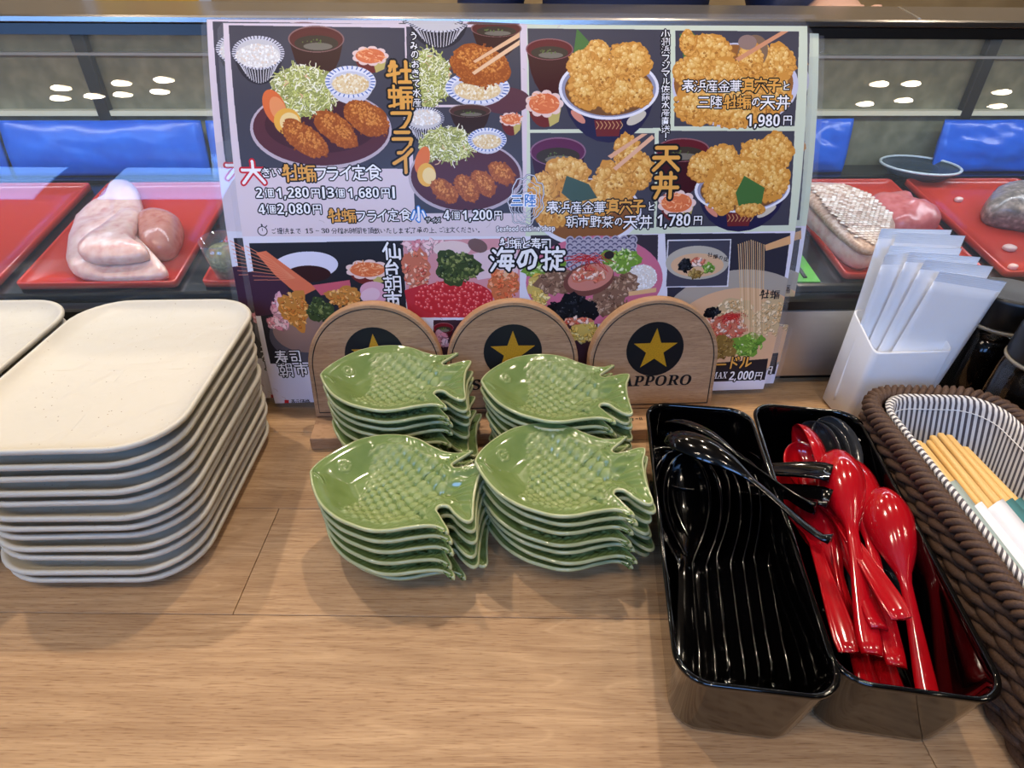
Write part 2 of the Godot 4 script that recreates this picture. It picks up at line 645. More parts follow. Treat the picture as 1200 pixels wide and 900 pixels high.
func make_case() -> void:
	var t := thing("sushi_display_case", "refrigerated display case with curved glass front and stainless steel top ledge", "display case", CASE_AT, CASE_TURN)
	# plinth: recessed dark foot, brushed steel panel, black rubber rail that holds the glass
	part(t, "dark_foot", extrude_x([[0.012, 0.0], [0.012, 0.011], [0.30, 0.011], [0.30, 0.0]], HALF), M.black_rubber)
	part(t, "steel_panel", extrude_x([[0.0, 0.011], [0.0, 0.078], [0.002, 0.080], [0.30, 0.080], [0.30, 0.011]], HALF), M.steel)
	part(t, "glass_rail", extrude_x([[-0.002, 0.0805], [-0.003, 0.0890], [-0.001, 0.0905], [0.010, 0.0905], [0.012, 0.0890], [0.012, 0.0805]], HALF), M.black_rubber)
	var steps := 18
	var rows := []
	for j in steps + 1:
		var h := lerpf(0.089, 0.278, float(j) / steps)
		rows.append(PackedVector3Array([Vector3(-HALF, h, -glass_depth(h) - 0.002), Vector3(HALF, h, -glass_depth(h) - 0.002)]))
	part(t, "curved_glass", loft(rows, false), M.glass)
	part(t, "top_gasket", extrude_x([[0.079, 0.2755], [0.081, 0.2825], [0.12, 0.2825], [0.12, 0.2755]], HALF), M.black_rubber)
	part(t, "top_ledge", extrude_x([[0.0815, 0.2826], [0.080, 0.2838], [0.0805, 0.2868], [0.083, 0.288], [0.285, 0.288], [0.287, 0.2868], [0.287, 0.2826]], HALF), M.ledge_steel)
	var seam := part(t, "ledge_joint", rbox(0.0022, 0.0006, 0.20, 0.0002), mat(Color(0.85, 0.84, 0.82), 0.3, 1.0), Vector3(0.372, 0.2882, -0.186))
	seam.rotation.y = -0.46
	# inside: tilted black deck, olive back wall with a rail and posts, end walls
	part(t, "deck", extrude_x([[0.0135, 0.081], [0.0135, 0.0955], [0.016, 0.0968], [0.205, 0.1305], [0.262, 0.1305], [0.262, 0.081]], HALF - 0.01), mat(Color(0.02, 0.024, 0.026), 0.22))
	var olive := mat(Color8(142, 136, 106), 0.35)
	olive.albedo_texture = noise_tex(0.05, 256, [[0.0, Color(0.72, 0.73, 0.70)], [1.0, Color(1, 1, 1)]], 31)
	olive.uv1_triplanar = true
	olive.uv1_scale = Vector3(3, 3, 3)
	olive.heightmap_enabled = true
	olive.heightmap_texture = noise_tex(0.045, 256, [[0.0, Color.BLACK], [1.0, Color.WHITE]], 32)
	olive.heightmap_scale = 0.05
	part(t, "back_wall", extrude_x([[0.262, 0.081], [0.262, 0.2825], [0.272, 0.2825], [0.272, 0.081]], HALF), olive)
	part(t, "back_rail", extrude_x([[0.250, 0.243], [0.250, 0.2455], [0.262, 0.2455], [0.262, 0.243]], HALF - 0.01), mat(Color(0.75, 0.75, 0.74), 0.3, 0.6))
	part(t, "cream_strip", extrude_x([[0.252, 0.1865], [0.252, 0.1915], [0.262, 0.1915], [0.262, 0.1865]], HALF - 0.01), mat(Color8(226, 214, 178), 0.4))
	part(t, "deck_lip", extrude_x([[0.203, 0.1306], [0.203, 0.1336], [0.208, 0.1336], [0.208, 0.1306]], HALF - 0.01), M.black_rubber)
	for x in [-0.42, 0.52]:
		part(t, "back_post", rbox(0.013, 0.155, 0.010, 0.001), M.black_rubber, Vector3(x, 0.208, -0.256))
	for s in [-1.0, 1.0]:
		part(t, "end_wall", rbox(0.012, 0.205, 0.29, 0.002), M.black_rubber, Vector3(s * (HALF + 0.007), 0.181, -0.145))
	# thin lamp tube under the ledge
	var gm := mat(Color(1, 1, 1), 0.5)
	gm.emission_enabled = true
	gm.emission = Color(0.92, 0.95, 1.0)
	gm.emission_energy_multiplier = 2.2
	part(t, "lamp_tube", rbox(2.0 * HALF - 0.1, 0.006, 0.010, 0.002), gm, Vector3(0, 0.2785, -0.135))
	for x in [-0.5, 0.5]:
		var l := AreaLight3D.new()
		l.name = "case_lamp"
		l.area_size = Vector2(0.85, 0.012)
		l.position = Vector3(x, 0.274, -0.135)
		l.rotation_degrees = Vector3(-90, 0, 0)
		l.light_color = Color(0.90, 0.95, 1.0)
		l.light_energy = 0.115
		l.area_normalize_energy = true
		l.area_range = 6.0
		l.shadow_enabled = true
		t.add_child(l)


# ---------------------------------------------------------------- two laminated menu sheets that sag along the curve of the glass
const SHEET_LOW := Vector3(-0.2061, 0.0, -0.4154)
const SHEET_TURN := 3.864 * DEG
const SHEET_W := 0.436
const SHEET_L := 0.3046
const LEAN0 := 0.0106
const LEAN1 := 0.5979


# a point on the sheet: u across in metres from its lower left corner, s up along the sheet, out towards the viewer
func on_sheet(u: float, s: float, out := 0.0) -> Vector3:
	var y := 0.0
	var d := 0.0
	var n := 24
	for i in n:
		var th := LEAN0 + (LEAN1 - LEAN0) * (s * (i + 0.5) / n) / SHEET_L
		y += cos(th) * s / n
		d += sin(th) * s / n
	var e := LEAN0 + (LEAN1 - LEAN0) * s / SHEET_L
	y += sin(e) * out
	d -= cos(e) * out
	return Vector3(u, y, -d)


func sheet_mesh(u0: float, u1: float, s0: float, s1: float, out: float, uv0: Vector2, uv1: Vector2, corner := 0.0) -> ArrayMesh:
	var nx := 24
	var ny := 28
	var rows := []
	var uvs := []
	for j in ny + 1:
		var fy := float(j) / ny
		var s := lerpf(s0, s1, fy)
		var inset := 0.0
		var edge := minf(s - s0, s1 - s)
		if corner > 0.0 and edge < corner:
			inset = corner - sqrt(maxf(0.0, corner * corner - (corner - edge) * (corner - edge)))
		var r := PackedVector3Array()
		var q := PackedVector2Array()
		for i in nx + 1:
			var u := lerpf(u0 + inset, u1 - inset, float(i) / nx)
			r.append(on_sheet(u, s, out))
			q.append(Vector2(lerpf(uv0.x, uv1.x, (u - u0) / (u1 - u0)), lerpf(uv1.y, uv0.y, fy)))
		rows.append(r)
		uvs.append(q)
	return loft(rows, false, false, uvs)


func make_sheets() -> void:
	var film := mat(Color(0.95, 0.96, 1.0, 0.06), 0.05)
	film.transparency = BaseMaterial3D.TRANSPARENCY_ALPHA
	var back := mat(Color(0.86, 0.86, 0.86), 0.5)
	var tex := menu_print()
	var print_m := StandardMaterial3D.new()
	print_m.albedo_texture = tex
	print_m.roughness = 0.34
	print_m.metallic_specular = 0.30
	var labels := ["laminated menu sheet with food photographs leaning in front of an equal sheet", "laminated menu sheet mostly hidden behind the front one, only its borders show"]
	for k in 2:
		var e := Vector3(cos(SHEET_TURN), 0, -sin(SHEET_TURN))
		var t := thing("menu_sheet", labels[k], "menu", SHEET_LOW + (e * -0.0150 + Vector3(0, 0.0, -0.0085) if k == 1 else Vector3.ZERO), SHEET_TURN)
		var w := SHEET_W + (0.0275 if k == 1 else 0.0)
		var lam := 0.006
		var l := SHEET_L + (0.002 if k == 1 else 0.0)
		part(t, "printed_sheet", sheet_mesh(0.0, w, lam, l - lam * 0.5, 0.0003, Vector2(0, 0), Vector2(1, 1)), print_m)
		part(t, "paper_back", sheet_mesh(0.0, w, lam, l - lam * 0.5, -0.0003, Vector2(0, 0), Vector2(1, 1)), back)
		part(t, "clear_border", sheet_mesh(-0.0045, w + 0.0045, 0.0, l + 0.0035, 0.0, Vector2(0, 0), Vector2(1, 1), 0.008), film)


# ---------------------------------------------------------------- three wooden signs with a rounded top
func make_signs() -> void:
	var spots := [[-0.1085, -0.3915], [0.0010, -0.3985], [0.1165, -0.4050]]
	var labels := [
		"round topped wooden sign with star beside the pale plates, behind fish dishes",
		"round topped wooden sign with star standing between the two other star signs",
		"round topped wooden sign with star whose lettering shows, behind the black cutlery tray"]
	var ink := mat(Color(0.020, 0.018, 0.020), 0.5)
	var gold := mat(Color8(205, 150, 22), 0.45)
	gold.albedo_texture = noise_tex(0.2, 128, [[0.0, Color(0.80, 0.80, 0.80)], [1.0, Color(1, 1, 1)]], 12)
	gold.uv1_triplanar = true
	gold.uv1_scale = Vector3(30, 30, 30)
	var w := 0.107
	var r := w * 0.5
	var straight := 0.0425
	var arch := func(inset: float, foot: float) -> PackedVector2Array:
		var p := PackedVector2Array([Vector2(-r + inset, foot)])
		for i in 33:
			var a := PI - PI * i / 32.0
			p.append(Vector2(cos(a) * (r - inset), straight + sin(a) * (r - inset)))
		p.append(Vector2(r - inset, foot))
		p.reverse()
		return p
	var board := prism(arch.call(0.0, 0.0), 0.011, 0.0009)
	var line_pts := []
	for p in arch.call(0.0035, 0.004):
		line_pts.append(Vector3(p.x, p.y, 0))
	line_pts.append(line_pts[0])
	var line := loft(tube_rows(line_pts, [0.00042], 5), true)
	var disc_pts := PackedVector2Array()
	for i in 40:
		disc_pts.append(Vector2(cos(-TAU * i / 40), sin(-TAU * i / 40)) * 0.0235)
	var disc := prism(disc_pts, 0.0004)
	var star_pts := PackedVector2Array()
	for i in 10:
		var a := PI / 2 - TAU * i / 10
		star_pts.append(Vector2(cos(a), sin(a)) * (0.0187 if i % 2 == 0 else 0.0187 * 0.40))
	var star := prism(star_pts, 0.0004)
	var tm := TextMesh.new()
	var f := SystemFont.new()
	f.font_names = PackedStringArray(["Droid Serif"])
	f.font_weight = 700
	f.font_italic = false
	tm.font = f
	tm.text = "SAPPORO"
	tm.font_size = 64
	tm.pixel_size = 0.0114 / 64.0
	tm.depth = 0.0003
	for k in 3:
		var t := thing("wooden_sign", labels[k], "sign", Vector3(spots[k][0], 0, spots[k][1]), 3.6 * DEG, "")
		part(t, "base_block", rbox(0.107, 0.0115, 0.052, 0.0006), M.sign_wood, Vector3(0, 0.00575, 0.0005))
		var kana := SurfaceTool.new()
		kana.begin(Mesh.PRIMITIVE_TRIANGLES)
		kana.set_smooth_group(-1)
		for q in [[0.0, 0.0018, 0.0046, 0.0007], [-0.0012, 0.0012, 0.0008, 0.0022], [0.0013, 0.0005, 0.0008, 0.0040], [0.0050, 0.0010, 0.0024, 0.0008], [0.0075, 0.0010, 0.0008, 0.0032], [0.0090, 0.0010, 0.0008, 0.0032]]:
			add_rbox(kana, Transform3D(Basis(), Vector3(q[0], 0.0116, 0.0135 - q[1])), q[2], 0.0003, q[3], 0.00005)
		kana.generate_normals()
		part(t, "base_lettering", kana.commit(), ink, Vector3(-0.018, 0, 0))
		var up := part(t, "upright_board", board, M.sign_wood, Vector3(0, 0.0116, -0.0056))
		up.rotation.x = -10.0 * DEG
		var s := Vector3(0, 0, 0.0056)
		part(up, "printed_line", line, ink, s)
		part(up, "emblem_disc", disc, ink, s + Vector3(0, 0.0540, 0))
		part(up, "emblem_star", star, gold, s + Vector3(0, 0.0535, 0.0003))
		var tx := part(up, "lettering", tm, ink, s + Vector3(0, 0.0258, 0.0001))
		tx.transform = Transform3D(Basis(Vector3(1.22, 0, 0), Vector3(0.16, 1.12, 0), Vector3(0, 0, 1)), tx.position)


# ---------------------------------------------------------------- pale rectangular plates in two stacks
func plate_mesh() -> ArrayMesh:
	var w := 0.128
	var d := 0.172
	var rows := []
	# [inset, height], from the middle of the underside round the rim to the middle of the top
	var prof := [
		[0.058, 0.0012], [0.022, 0.0012], [0.021, 0.0], [0.018, 0.0], [0.017, 0.0014], [0.011, 0.0032], [0.0052, 0.0058], [0.0018, 0.0076],
		[0.0004, 0.0088], [0.0, 0.0103], [0.0004, 0.0116], [0.0013, 0.0120], [0.0024, 0.0117], [0.0034, 0.0108], [0.0062, 0.0084], [0.0105, 0.0066], [0.017, 0.0056],
		[0.030, 0.0051], [0.045, 0.0050], [0.058, 0.0050]]
	for p in prof:
		var q: float = p[0]
		rows.append(rrect(w - 2 * q, d - 2 * q, maxf(0.034 - q * 0.62, 0.002), p[1], 8))
	return loft(rows, true, true)


const ORDER := ["lowest", "second", "third", "fourth", "fifth", "sixth", "seventh", "eighth", "ninth", "tenth", "eleventh", "twelfth"]


func make_plates() -> void:
	var m := mat(Color8(200, 193, 176), 0.42)
	var w := 512
	var im := Image.create(w, w, false, Image.FORMAT_RGB8)
	im.fill(Color(1, 1, 1))
	var r := RandomNumberGenerator.new()
	r.seed = 3
	for i in 150:
		var s := 1 + (r.randi() % 2)
		var c := Color8(168, 140, 104) if r.randf() < 0.6 else Color8(120, 98, 76)
		im.fill_rect(Rect2i(r.randi() % w, r.randi() % w, s, s), c)
	m.albedo_texture = ImageTexture.create_from_image(im)
	m.uv1_triplanar = true
	m.uv1_scale = Vector3(7.0, 7.0, 7.0)
	m.metallic_specular = 0.45
	# shallow brushed ridges that run across the plate at a slant
	var hb := PackedByteArray()
	hb.resize(256 * 256)
	var f := FastNoiseLite.new()
	f.seed = 8
	f.frequency = 0.012
	for y in 256:
		for x in 256:
			var wv := sin(TAU * ((x * 3.0 + y * 4.0) / 256.0) + f.get_noise_2d(x, y) * 5.0)
			hb[y * 256 + x] = int(127 + 90 * wv)
	m.heightmap_enabled = true
	m.heightmap_texture = ImageTexture.create_from_image(Image.create_from_data(256, 256, false, Image.FORMAT_L8, hb))
	m.heightmap_scale = 0.05
	var mesh := plate_mesh()
	var first := thing("rectangular_plate", "cream speckled rectangular plate in the stack that stands next to the fish dishes", "plate", Vector3.ZERO, 0.0, "plates in the stack next to the fish dishes")
	part(first, "plate_body", mesh, m)
	var jr := RandomNumberGenerator.new()
	jr.seed = 17
	# shift of each plate of the stack in view, from the bottom up, in millimetres
	var sx := [0.0, 0.5, 2.0, 3.5, 3.0, 4.5, 7.0, 6.0, 8.0, 8.5, 9.0, 10.0]
	var sz := [0.0, 1.5, -2.0, -1.0, -2.5, -0.5, 0.5, -2.5, -1.0, -3.0, -2.0, -4.0]
	var tw := [1.0, 1.2, 0.6, 1.5, 2.4, 1.8, 1.4, 2.6, 2.2, 3.0, 2.6, 3.0]
	for s in 2:
		for i in 12:
			var o: Node3D = first if s == 0 and i == 0 else copy(first, "rectangular_plate")
			var x: float = sx[i] * 0.001 + (-0.1335 if s == 1 else 0.0) - 0.2585
			var z: float = sz[i] * 0.001 + (0.004 if s == 1 else 0.0) - 0.3135
			if s == 1:
				x += (jr.randf() - 0.5) * 0.001
				z += (jr.randf() - 0.5) * 0.003
				tag(o, "", "plate", "plates in the stack farther from the fish dishes")
			var which := "next to the fish dishes" if s == 0 else "farther from the fish dishes"
			o.set_meta("label", "cream speckled rectangular plate, %s from the counter in the stack %s" % [ORDER[i], which])
			if i == 11:
				var top := "cream speckled rectangular plate lying uncovered on top of the stack " + which
				tag(o, top, "plate", str(o.get_meta("group")))
			o.position = Vector3(x, i * 0.00914, z)
			o.rotation.y = float(tw[i]) * DEG


# ---------------------------------------------------------------- fish shaped dishes with celadon glaze
func make_fish_dishes() -> void:
	var g := mat(Color(1, 1, 1), 0.09)
	g.vertex_color_use_as_albedo = true
	g.albedo_texture = noise_tex(0.02, 256, [[0.0, Color(0.84, 0.88, 0.82)], [0.5, Color(0.95, 0.96, 0.92)], [1.0, Color(1, 1, 1)]], 55)
	g.uv1_triplanar = true
	g.uv1_scale = Vector3(14, 14, 14)
	g.metallic_specular = 0.55
	var mesh := fish_mesh()
	var foot := lathe([[0.0170, 0.0], [0.0195, 0.0], [0.0200, 0.0012], [0.0165, 0.0012]], 32, true)
	var footm := mat(Color8(190, 186, 160), 0.7)
	# mouth x, mouth z, heading, how many
	var stacks := [
		[-0.0231, -0.2815, -5.3, 7, 7.8, "the stack beside the black spoon tray"],
		[-0.1262, -0.2765, -8.0, 6, 8.3, "the lowest stack, beside the pale plates"],
		[-0.1400, -0.3610, -2.0, 8, 8.2, "the tallest stack, before a star sign"],
		[-0.0228, -0.3600, -7.0, 8, 7.7, "the stack before the sign with lettering"]]
	var first: Node3D
	var jr := RandomNumberGenerator.new()
	jr.seed = 23
	for k in stacks.size():
		var s: Array = stacks[k]
		for i in int(s[3]):
			var o: Node3D
			var l := "green fish shaped dish, %s from the counter in %s" % [ORDER[i], s[5]]
			if first == null:
				o = thing("fish_dish", l, "dish")
				var body := part(o, "dish_body", mesh, g)
				body.position = Vector3.ZERO
				part(o, "foot_ring", foot, footm)
				first = o
			else:
				o = copy(first, "fish_dish")
			var top := i == int(s[3]) - 1
			tag(o, ("uncovered green fish dish topping " + str(s[5])) if top else l, "dish", "fish dishes in " + str(s[5]))
			var a: float = float(s[2]) + (0.0 if top else jr.randf_range(-3.0, 3.0))
			var ax := Vector3(cos(a * DEG), 0, -sin(a * DEG))
			var j := Vector3.ZERO if top else Vector3(jr.randf_range(-0.002, 0.002), 0, jr.randf_range(-0.002, 0.002))
			# lower dishes of a stack stick out a little more towards the tail
			o.position = Vector3(s[0], i * float(s[4]) * 0.001 + 0.0002, s[1]) + ax * 0.050 + j + Vector3(0.0009, 0, 0.0002) * (int(s[3]) - 1 - i)
			o.rotation.y = a * DEG


const FISH := [
	[0.0, 0.0, 14], [2.8, 10.4, 15], [10.7, 23.9, 18], [20.9, 35.0, 24], [34.7, 41.8, 32], [49.0, 43.4, 40], [60.5, 40.5, 42], [70.4, 34.9, 44], [81.5, 30.6, 46],
	[92.7, 31.8, 48], [97.6, 34.6, 50], [93.9, 28.7, 54], [88.8, 21.9, 64], [87.3, 18.6, 76], [89.9, 16.8, 81], [96.1, 19.6, 84], [103.1, 23.4, 87], [108.3, 23.6, 90],
	[108.1, 17.8, 92], [106.4, 9.6, 93], [106.4, 0.0, 94], [107.1, -9.1, 93], [108.3, -17.9, 92], [109.4, -25.4, 90], [107.3, -28.5, 88.5], [103.2, -27.8, 86.5], [97.4, -23.4, 84],
	[92.8, -18.7, 81], [88.4, -18.6, 76], [87.0, -21.9, 64], [89.4, -25.1, 56], [93.3, -30.5, 52], [97.2, -35.8, 50], [97.4, -39.0, 48], [93.0, -36.2, 46], [85.9, -35.1, 44],
	[75.1, -38.2, 42], [63.2, -42.6, 40], [52.5, -43.8, 38], [40.4, -41.1, 34], [29.1, -36.6, 28], [17.0, -27.7, 21], [7.9, -16.3, 16], [1.8, -5.7, 14]]


func fish_relief(x: float, y: float, d: float) -> float:
	# height in millimetres of what is pressed into the top face at (x, y); d: distance from the outline
	var e := 0.0
	var gill := 31.0 + 4.5 * cos(y * 0.055) - 0.05 * absf(y)
	if x > gill and d > 6.0 and x < 88.0:
		var s := 6.4 + 0.070 * (x - 30.0)
		var a := log(1.0 + 0.070 * (x - 30.0) / 6.4) / 0.070
		var b := (y + 0.06 * (x - 50.0)) / (s * 0.98)
		var best := 0.0
		var i0 := int(floor(a))
		var j0 := int(floor(b * 2.0))
		for j in range(j0 - 1, j0 + 3):
			for i in range(i0 - 1, i0 + 2):
				var cx := i + (0.5 if posmod(j, 2) == 1 else 0.0)
				var cy := j * 0.5
				var dx := (a - cx) / 0.47
				var dy := (b - cy) / 0.45
				best = maxf(best, 1.0 - dx * dx - dy * dy + 0.25 * dx)
		var fade := clampf((d - 6.0) / 2.0, 0.0, 1.0) * clampf((88.0 - x) / 3.0, 0.0, 1.0)
		e += pow(maxf(best, 0.0), 0.62) * 3.3 * fade - 1.5 * fade
	elif x <= gill:
		e += 0.55 * clampf((gill - x) / 0.8, 0.0, 1.0) * clampf(d / 6.0, 0.0, 1.0)
		var er := Vector2(x - 17.0, y - 11.0).length()
		e += 0.75 * exp(-pow((er - 3.1) / 0.65, 2.0)) + 0.9 * exp(-pow(er / 1.25, 2.0))
		var mt := clampf((x - 2.0) / 9.5, 0.0, 1.0)
		if mt > 0.0 and x < 12.0:
			var my := -1.0 - 6.0 * mt * mt
			e -= 1.2 * exp(-pow((y - my) / 0.7, 2.0))
			e += 0.9 * exp(-pow((y - my + 1.5) / 0.7, 2.0))
	if d > 1.2 and d <= 7.0 and x > 36.0 and x < 98.0 and absf(y) > 14.0:
		e += 0.48 * sin((x * 0.72 + absf(y) * 0.55) * 2.1) * clampf((d - 1.2) / 1.5, 0.0, 1.0) * clampf((7.0 - d) / 1.5, 0.0, 1.0)
	if x > 84.0 and absf(y) < 30.0 and d > 0.8:
		var ang := atan2(y, x - 62.0)
		e += 0.60 * sin(ang * 34.0) * clampf((x - 86.0) / 5.0, 0.0, 1.0) * clampf((d - 0.8) / 1.5, 0.0, 1.0)
	return e


func fish_mesh() -> ArrayMesh:
	var n := FISH.size()
	var sub := 8
	var out := []
	var spine := []
	for i in n:
		var p := []
		for k in [-1, 0, 1, 2]:
			p.append(FISH[posmod(i + k, n)])
		for s in sub:
			var t := float(s) / sub
			var v := Vector2(p[1][0], p[1][1]).cubic_interpolate(Vector2(p[2][0], p[2][1]), Vector2(p[0][0], p[0][1]), Vector2(p[3][0], p[3][1]), t)
			out.append(Vector2(v.x, v.y * 0.965))
			spine.append(lerpf(float(p[1][2]), float(p[2][2]), t))
	var m := out.size()
	var poly := PackedVector2Array(out)
	# rows: underside from the spine to the rim, round the rim, top face back to the spine
	var ts_under := [0.02, 0.25, 0.45, 0.6, 0.74, 0.86, 0.95]
	var ts_top := []
	for i in 52:
		ts_top.append(1.0 - float(i + 1) / 52.0)
	var rows := []
	var cols := []
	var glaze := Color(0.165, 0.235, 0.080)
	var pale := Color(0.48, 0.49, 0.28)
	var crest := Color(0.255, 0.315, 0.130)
	var near := func(v: Vector2) -> float:
		var best := 1e9
		for i in range(0, m, 3):
			var q := Geometry2D.get_closest_point_to_segment(v, poly[i], poly[(i + 3) % m])
			best = minf(best, v.distance_squared_to(q))
		return sqrt(best)
	var level := func(d: float) -> float:
		return 18.0 - 12.0 * smoothstep(0.0, 26.0, d)
	for t in ts_under:
		var r := PackedVector3Array()
		for i in m:
			var c := Vector2(spine[i], 0)
			var v: Vector2 = c.lerp(out[i], t)
			var d: float = near.call(v)
			r.append(Vector3(v.x, maxf(level.call(d) - 3.0, 1.0), v.y))
		rows.append(r)
		cols.append(glaze)
	# rim: [move inwards mm, height]
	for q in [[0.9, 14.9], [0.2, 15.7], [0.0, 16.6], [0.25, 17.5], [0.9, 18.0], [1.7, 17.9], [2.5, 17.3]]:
		var r := PackedVector3Array()
		for i in m:
			var v: Vector2 = out[i]
			var fore: Vector2 = out[(i + 1) % m]
			var aft: Vector2 = out[(i + m - 1) % m]
			var to_spine := (Vector2(spine[i], 0) - v).normalized()
			var nrm := (fore - aft).orthogonal().normalized()
			if nrm.dot(to_spine) < 0.0:
				nrm = -nrm
			v += (nrm + to_spine).normalized() * float(q[0])
			r.append(Vector3(v.x, q[1], v.y))
		rows.append(r)
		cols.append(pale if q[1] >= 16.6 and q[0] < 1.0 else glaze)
	var tints := {}  # the glaze breaks paler on the raised scales, as on the rim
	for t in ts_top:
		var r := PackedVector3Array()
		var tint := []
		for i in m:
			var c := Vector2(spine[i], 0)
			var rim: Vector2 = rim_inner(rows[13], i)
			var v: Vector2 = c.lerp(rim, t)
			var d: float = near.call(v)
			var e := fish_relief(v.x, v.y, d)
			r.append(Vector3(v.x, level.call(d) - 0.5 + e, v.y))
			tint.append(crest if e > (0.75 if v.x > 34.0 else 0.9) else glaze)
		rows.append(r)
		tints[rows.size() - 1] = tint
		cols.append(glaze)
	var st := SurfaceTool.new()
	st.begin(Mesh.PRIMITIVE_TRIANGLES)
	for j in rows.size():
		for i in m:
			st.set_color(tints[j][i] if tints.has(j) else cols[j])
			var p: Vector3 = rows[j][i]
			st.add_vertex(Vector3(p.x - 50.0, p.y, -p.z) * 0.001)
	for j in rows.size() - 1:
		for i in m:
			var a := j * m + i
			var b := j * m + (i + 1) % m
			st.add_index(a); st.add_index(b); st.add_index(a + m)
			st.add_index(b); st.add_index(b + m); st.add_index(a + m)
	st.generate_normals()
	return st.commit()


func rim_inner(row: PackedVector3Array, i: int) -> Vector2:
	return Vector2(row[i].x, row[i].z)


# ---------------------------------------------------------------- cutlery trays and spoons
func tray_mesh() -> ArrayMesh:
	var w := 0.0765
	var d := 0.215
	var rows := []
	var prof := [
		[0.030, 0.0006], [0.0110, 0.0006], [0.0085, 0.0], [0.0070, 0.0012], [0.0058, 0.006], [0.0012, 0.050], [0.0002, 0.0528], [0.0, 0.0540], [0.0004, 0.0550], [0.0012, 0.0553], [0.0022, 0.0549],
		[0.0028, 0.0538], [0.0034, 0.050], [0.0078, 0.008], [0.0095, 0.0040], [0.0130, 0.0026], [0.030, 0.0026]]
	for p in prof:
		var q: float = p[0]
		rows.append(rrect(w - 2 * q, d - 2 * q, maxf(0.0165 - q * 0.35, 0.002), p[1], 8))
	return loft(rows, true, true)


# x runs from the tip of the bowl to the end of the handle, y points out of the bowl; sizes in metres
func spoon_mesh(length: float, bowl: float, width: float, depth: float, neck: float, end_w: float, rise: float, th: float, hook: float) -> ArrayMesh:
	var rows := []
	var xs := []
	for i in 15:
		xs.append(bowl * 0.5 * (1.0 - cos(PI * i / 15.0)))
	for i in 15:
		xs.append(lerpf(bowl * 0.99, length, float(i) / 14.0))
	var last := xs.size() - 1
	for k in xs.size():
		var x: float = xs[k]
		var q := clampf((x - bowl * 0.46) / (bowl * (0.46 if x < bowl * 0.46 else 0.60)), -1.0, 1.0)
		var oval := sqrt(maxf(0.0, 1.0 - q * q)) if q <= 0.0 else pow(cos(minf((x - bowl * 0.46) / (bowl * 0.86), 1.0) * PI * 0.5), 1.25)
		var hx := clampf((x - bowl * 0.8) / (length - bowl * 0.8), 0.0, 1.0)
		var hw := lerpf(neck, end_w, smoothstep(0.25, 1.0, hx)) * 0.5
		var w := maxf(width * 0.5 * oval, hw * smoothstep(0.0, 0.12, (x - bowl * 0.55) / length + 0.02))
		if x < bowl * 0.5:
			w = maxf(width * 0.5 * oval, width * 0.03)
		var dp := depth * pow(oval, 0.9 if q <= 0.0 else 1.25)
		dp = maxf(dp, hw * 0.22 * smoothstep(0.0, 0.2, hx))
		if k >= last - 1:
			w *= 0.80 if k == last else 0.96
		var yr := rise * pow(smoothstep(0.0, 1.0, hx * 0.92 + 0.02 * hx), 1.15)
		var tt := th * (1.0 + hook * smoothstep(0.93, 1.0, hx))
		var row := PackedVector3Array()
		var n := 11
		for i in n:
			var f := lerpf(-1.0, 1.0, float(i) / (n - 1))
			row.append(Vector3(x, yr - dp * pow(1.0 - f * f, 0.75) - tt * (0.55 + 0.45 * sqrt(1.0 - f * f)), w * f))
		for i in n:
			var f := lerpf(1.0, -1.0, float(i) / (n - 1))
			row.append(Vector3(x, yr - dp * pow(1.0 - f * f, 0.75), (w - th * 0.25) * f))
		rows.append(row)
	return loft(rows, true, true)


# lays a thing whose own line from tip to end is "own" along the line from tip towards end, then rolls it about that line
func pose(o: Node3D, tip: Vector3, end: Vector3, roll: float, own := Vector3.RIGHT) -> void:
	var x := (end - tip).normalized()
	var z := x.cross(Vector3.UP).normalized()
	var y := z.cross(x).normalized()
	var u := own.normalized()
	var w := u.cross(Vector3.UP).normalized()
	var v := w.cross(u).normalized()
	var b := Basis(x, y, z) * Basis(Vector3.RIGHT, roll * DEG) * Basis(u, v, w).inverse()
	o.transform = Transform3D(b, tip)


func spoons(first: Node3D, base: String, list: Array, own: Vector3) -> void:
	var k := 0
	for s in list:
		var o: Node3D = first if k == 0 else copy(first, base)
		var k2: float = s[5]
		var dir: Vector3 = ((s[1] as Vector3) - (s[0] as Vector3)).normalized()
		pose(o, (s[1] as Vector3) - dir * own.length() * k2, s[1], s[2], own)
		o.basis = o.basis * Basis.from_scale(Vector3.ONE * k2)
		tag(o, s[3], "spoon", s[4])
		k += 1


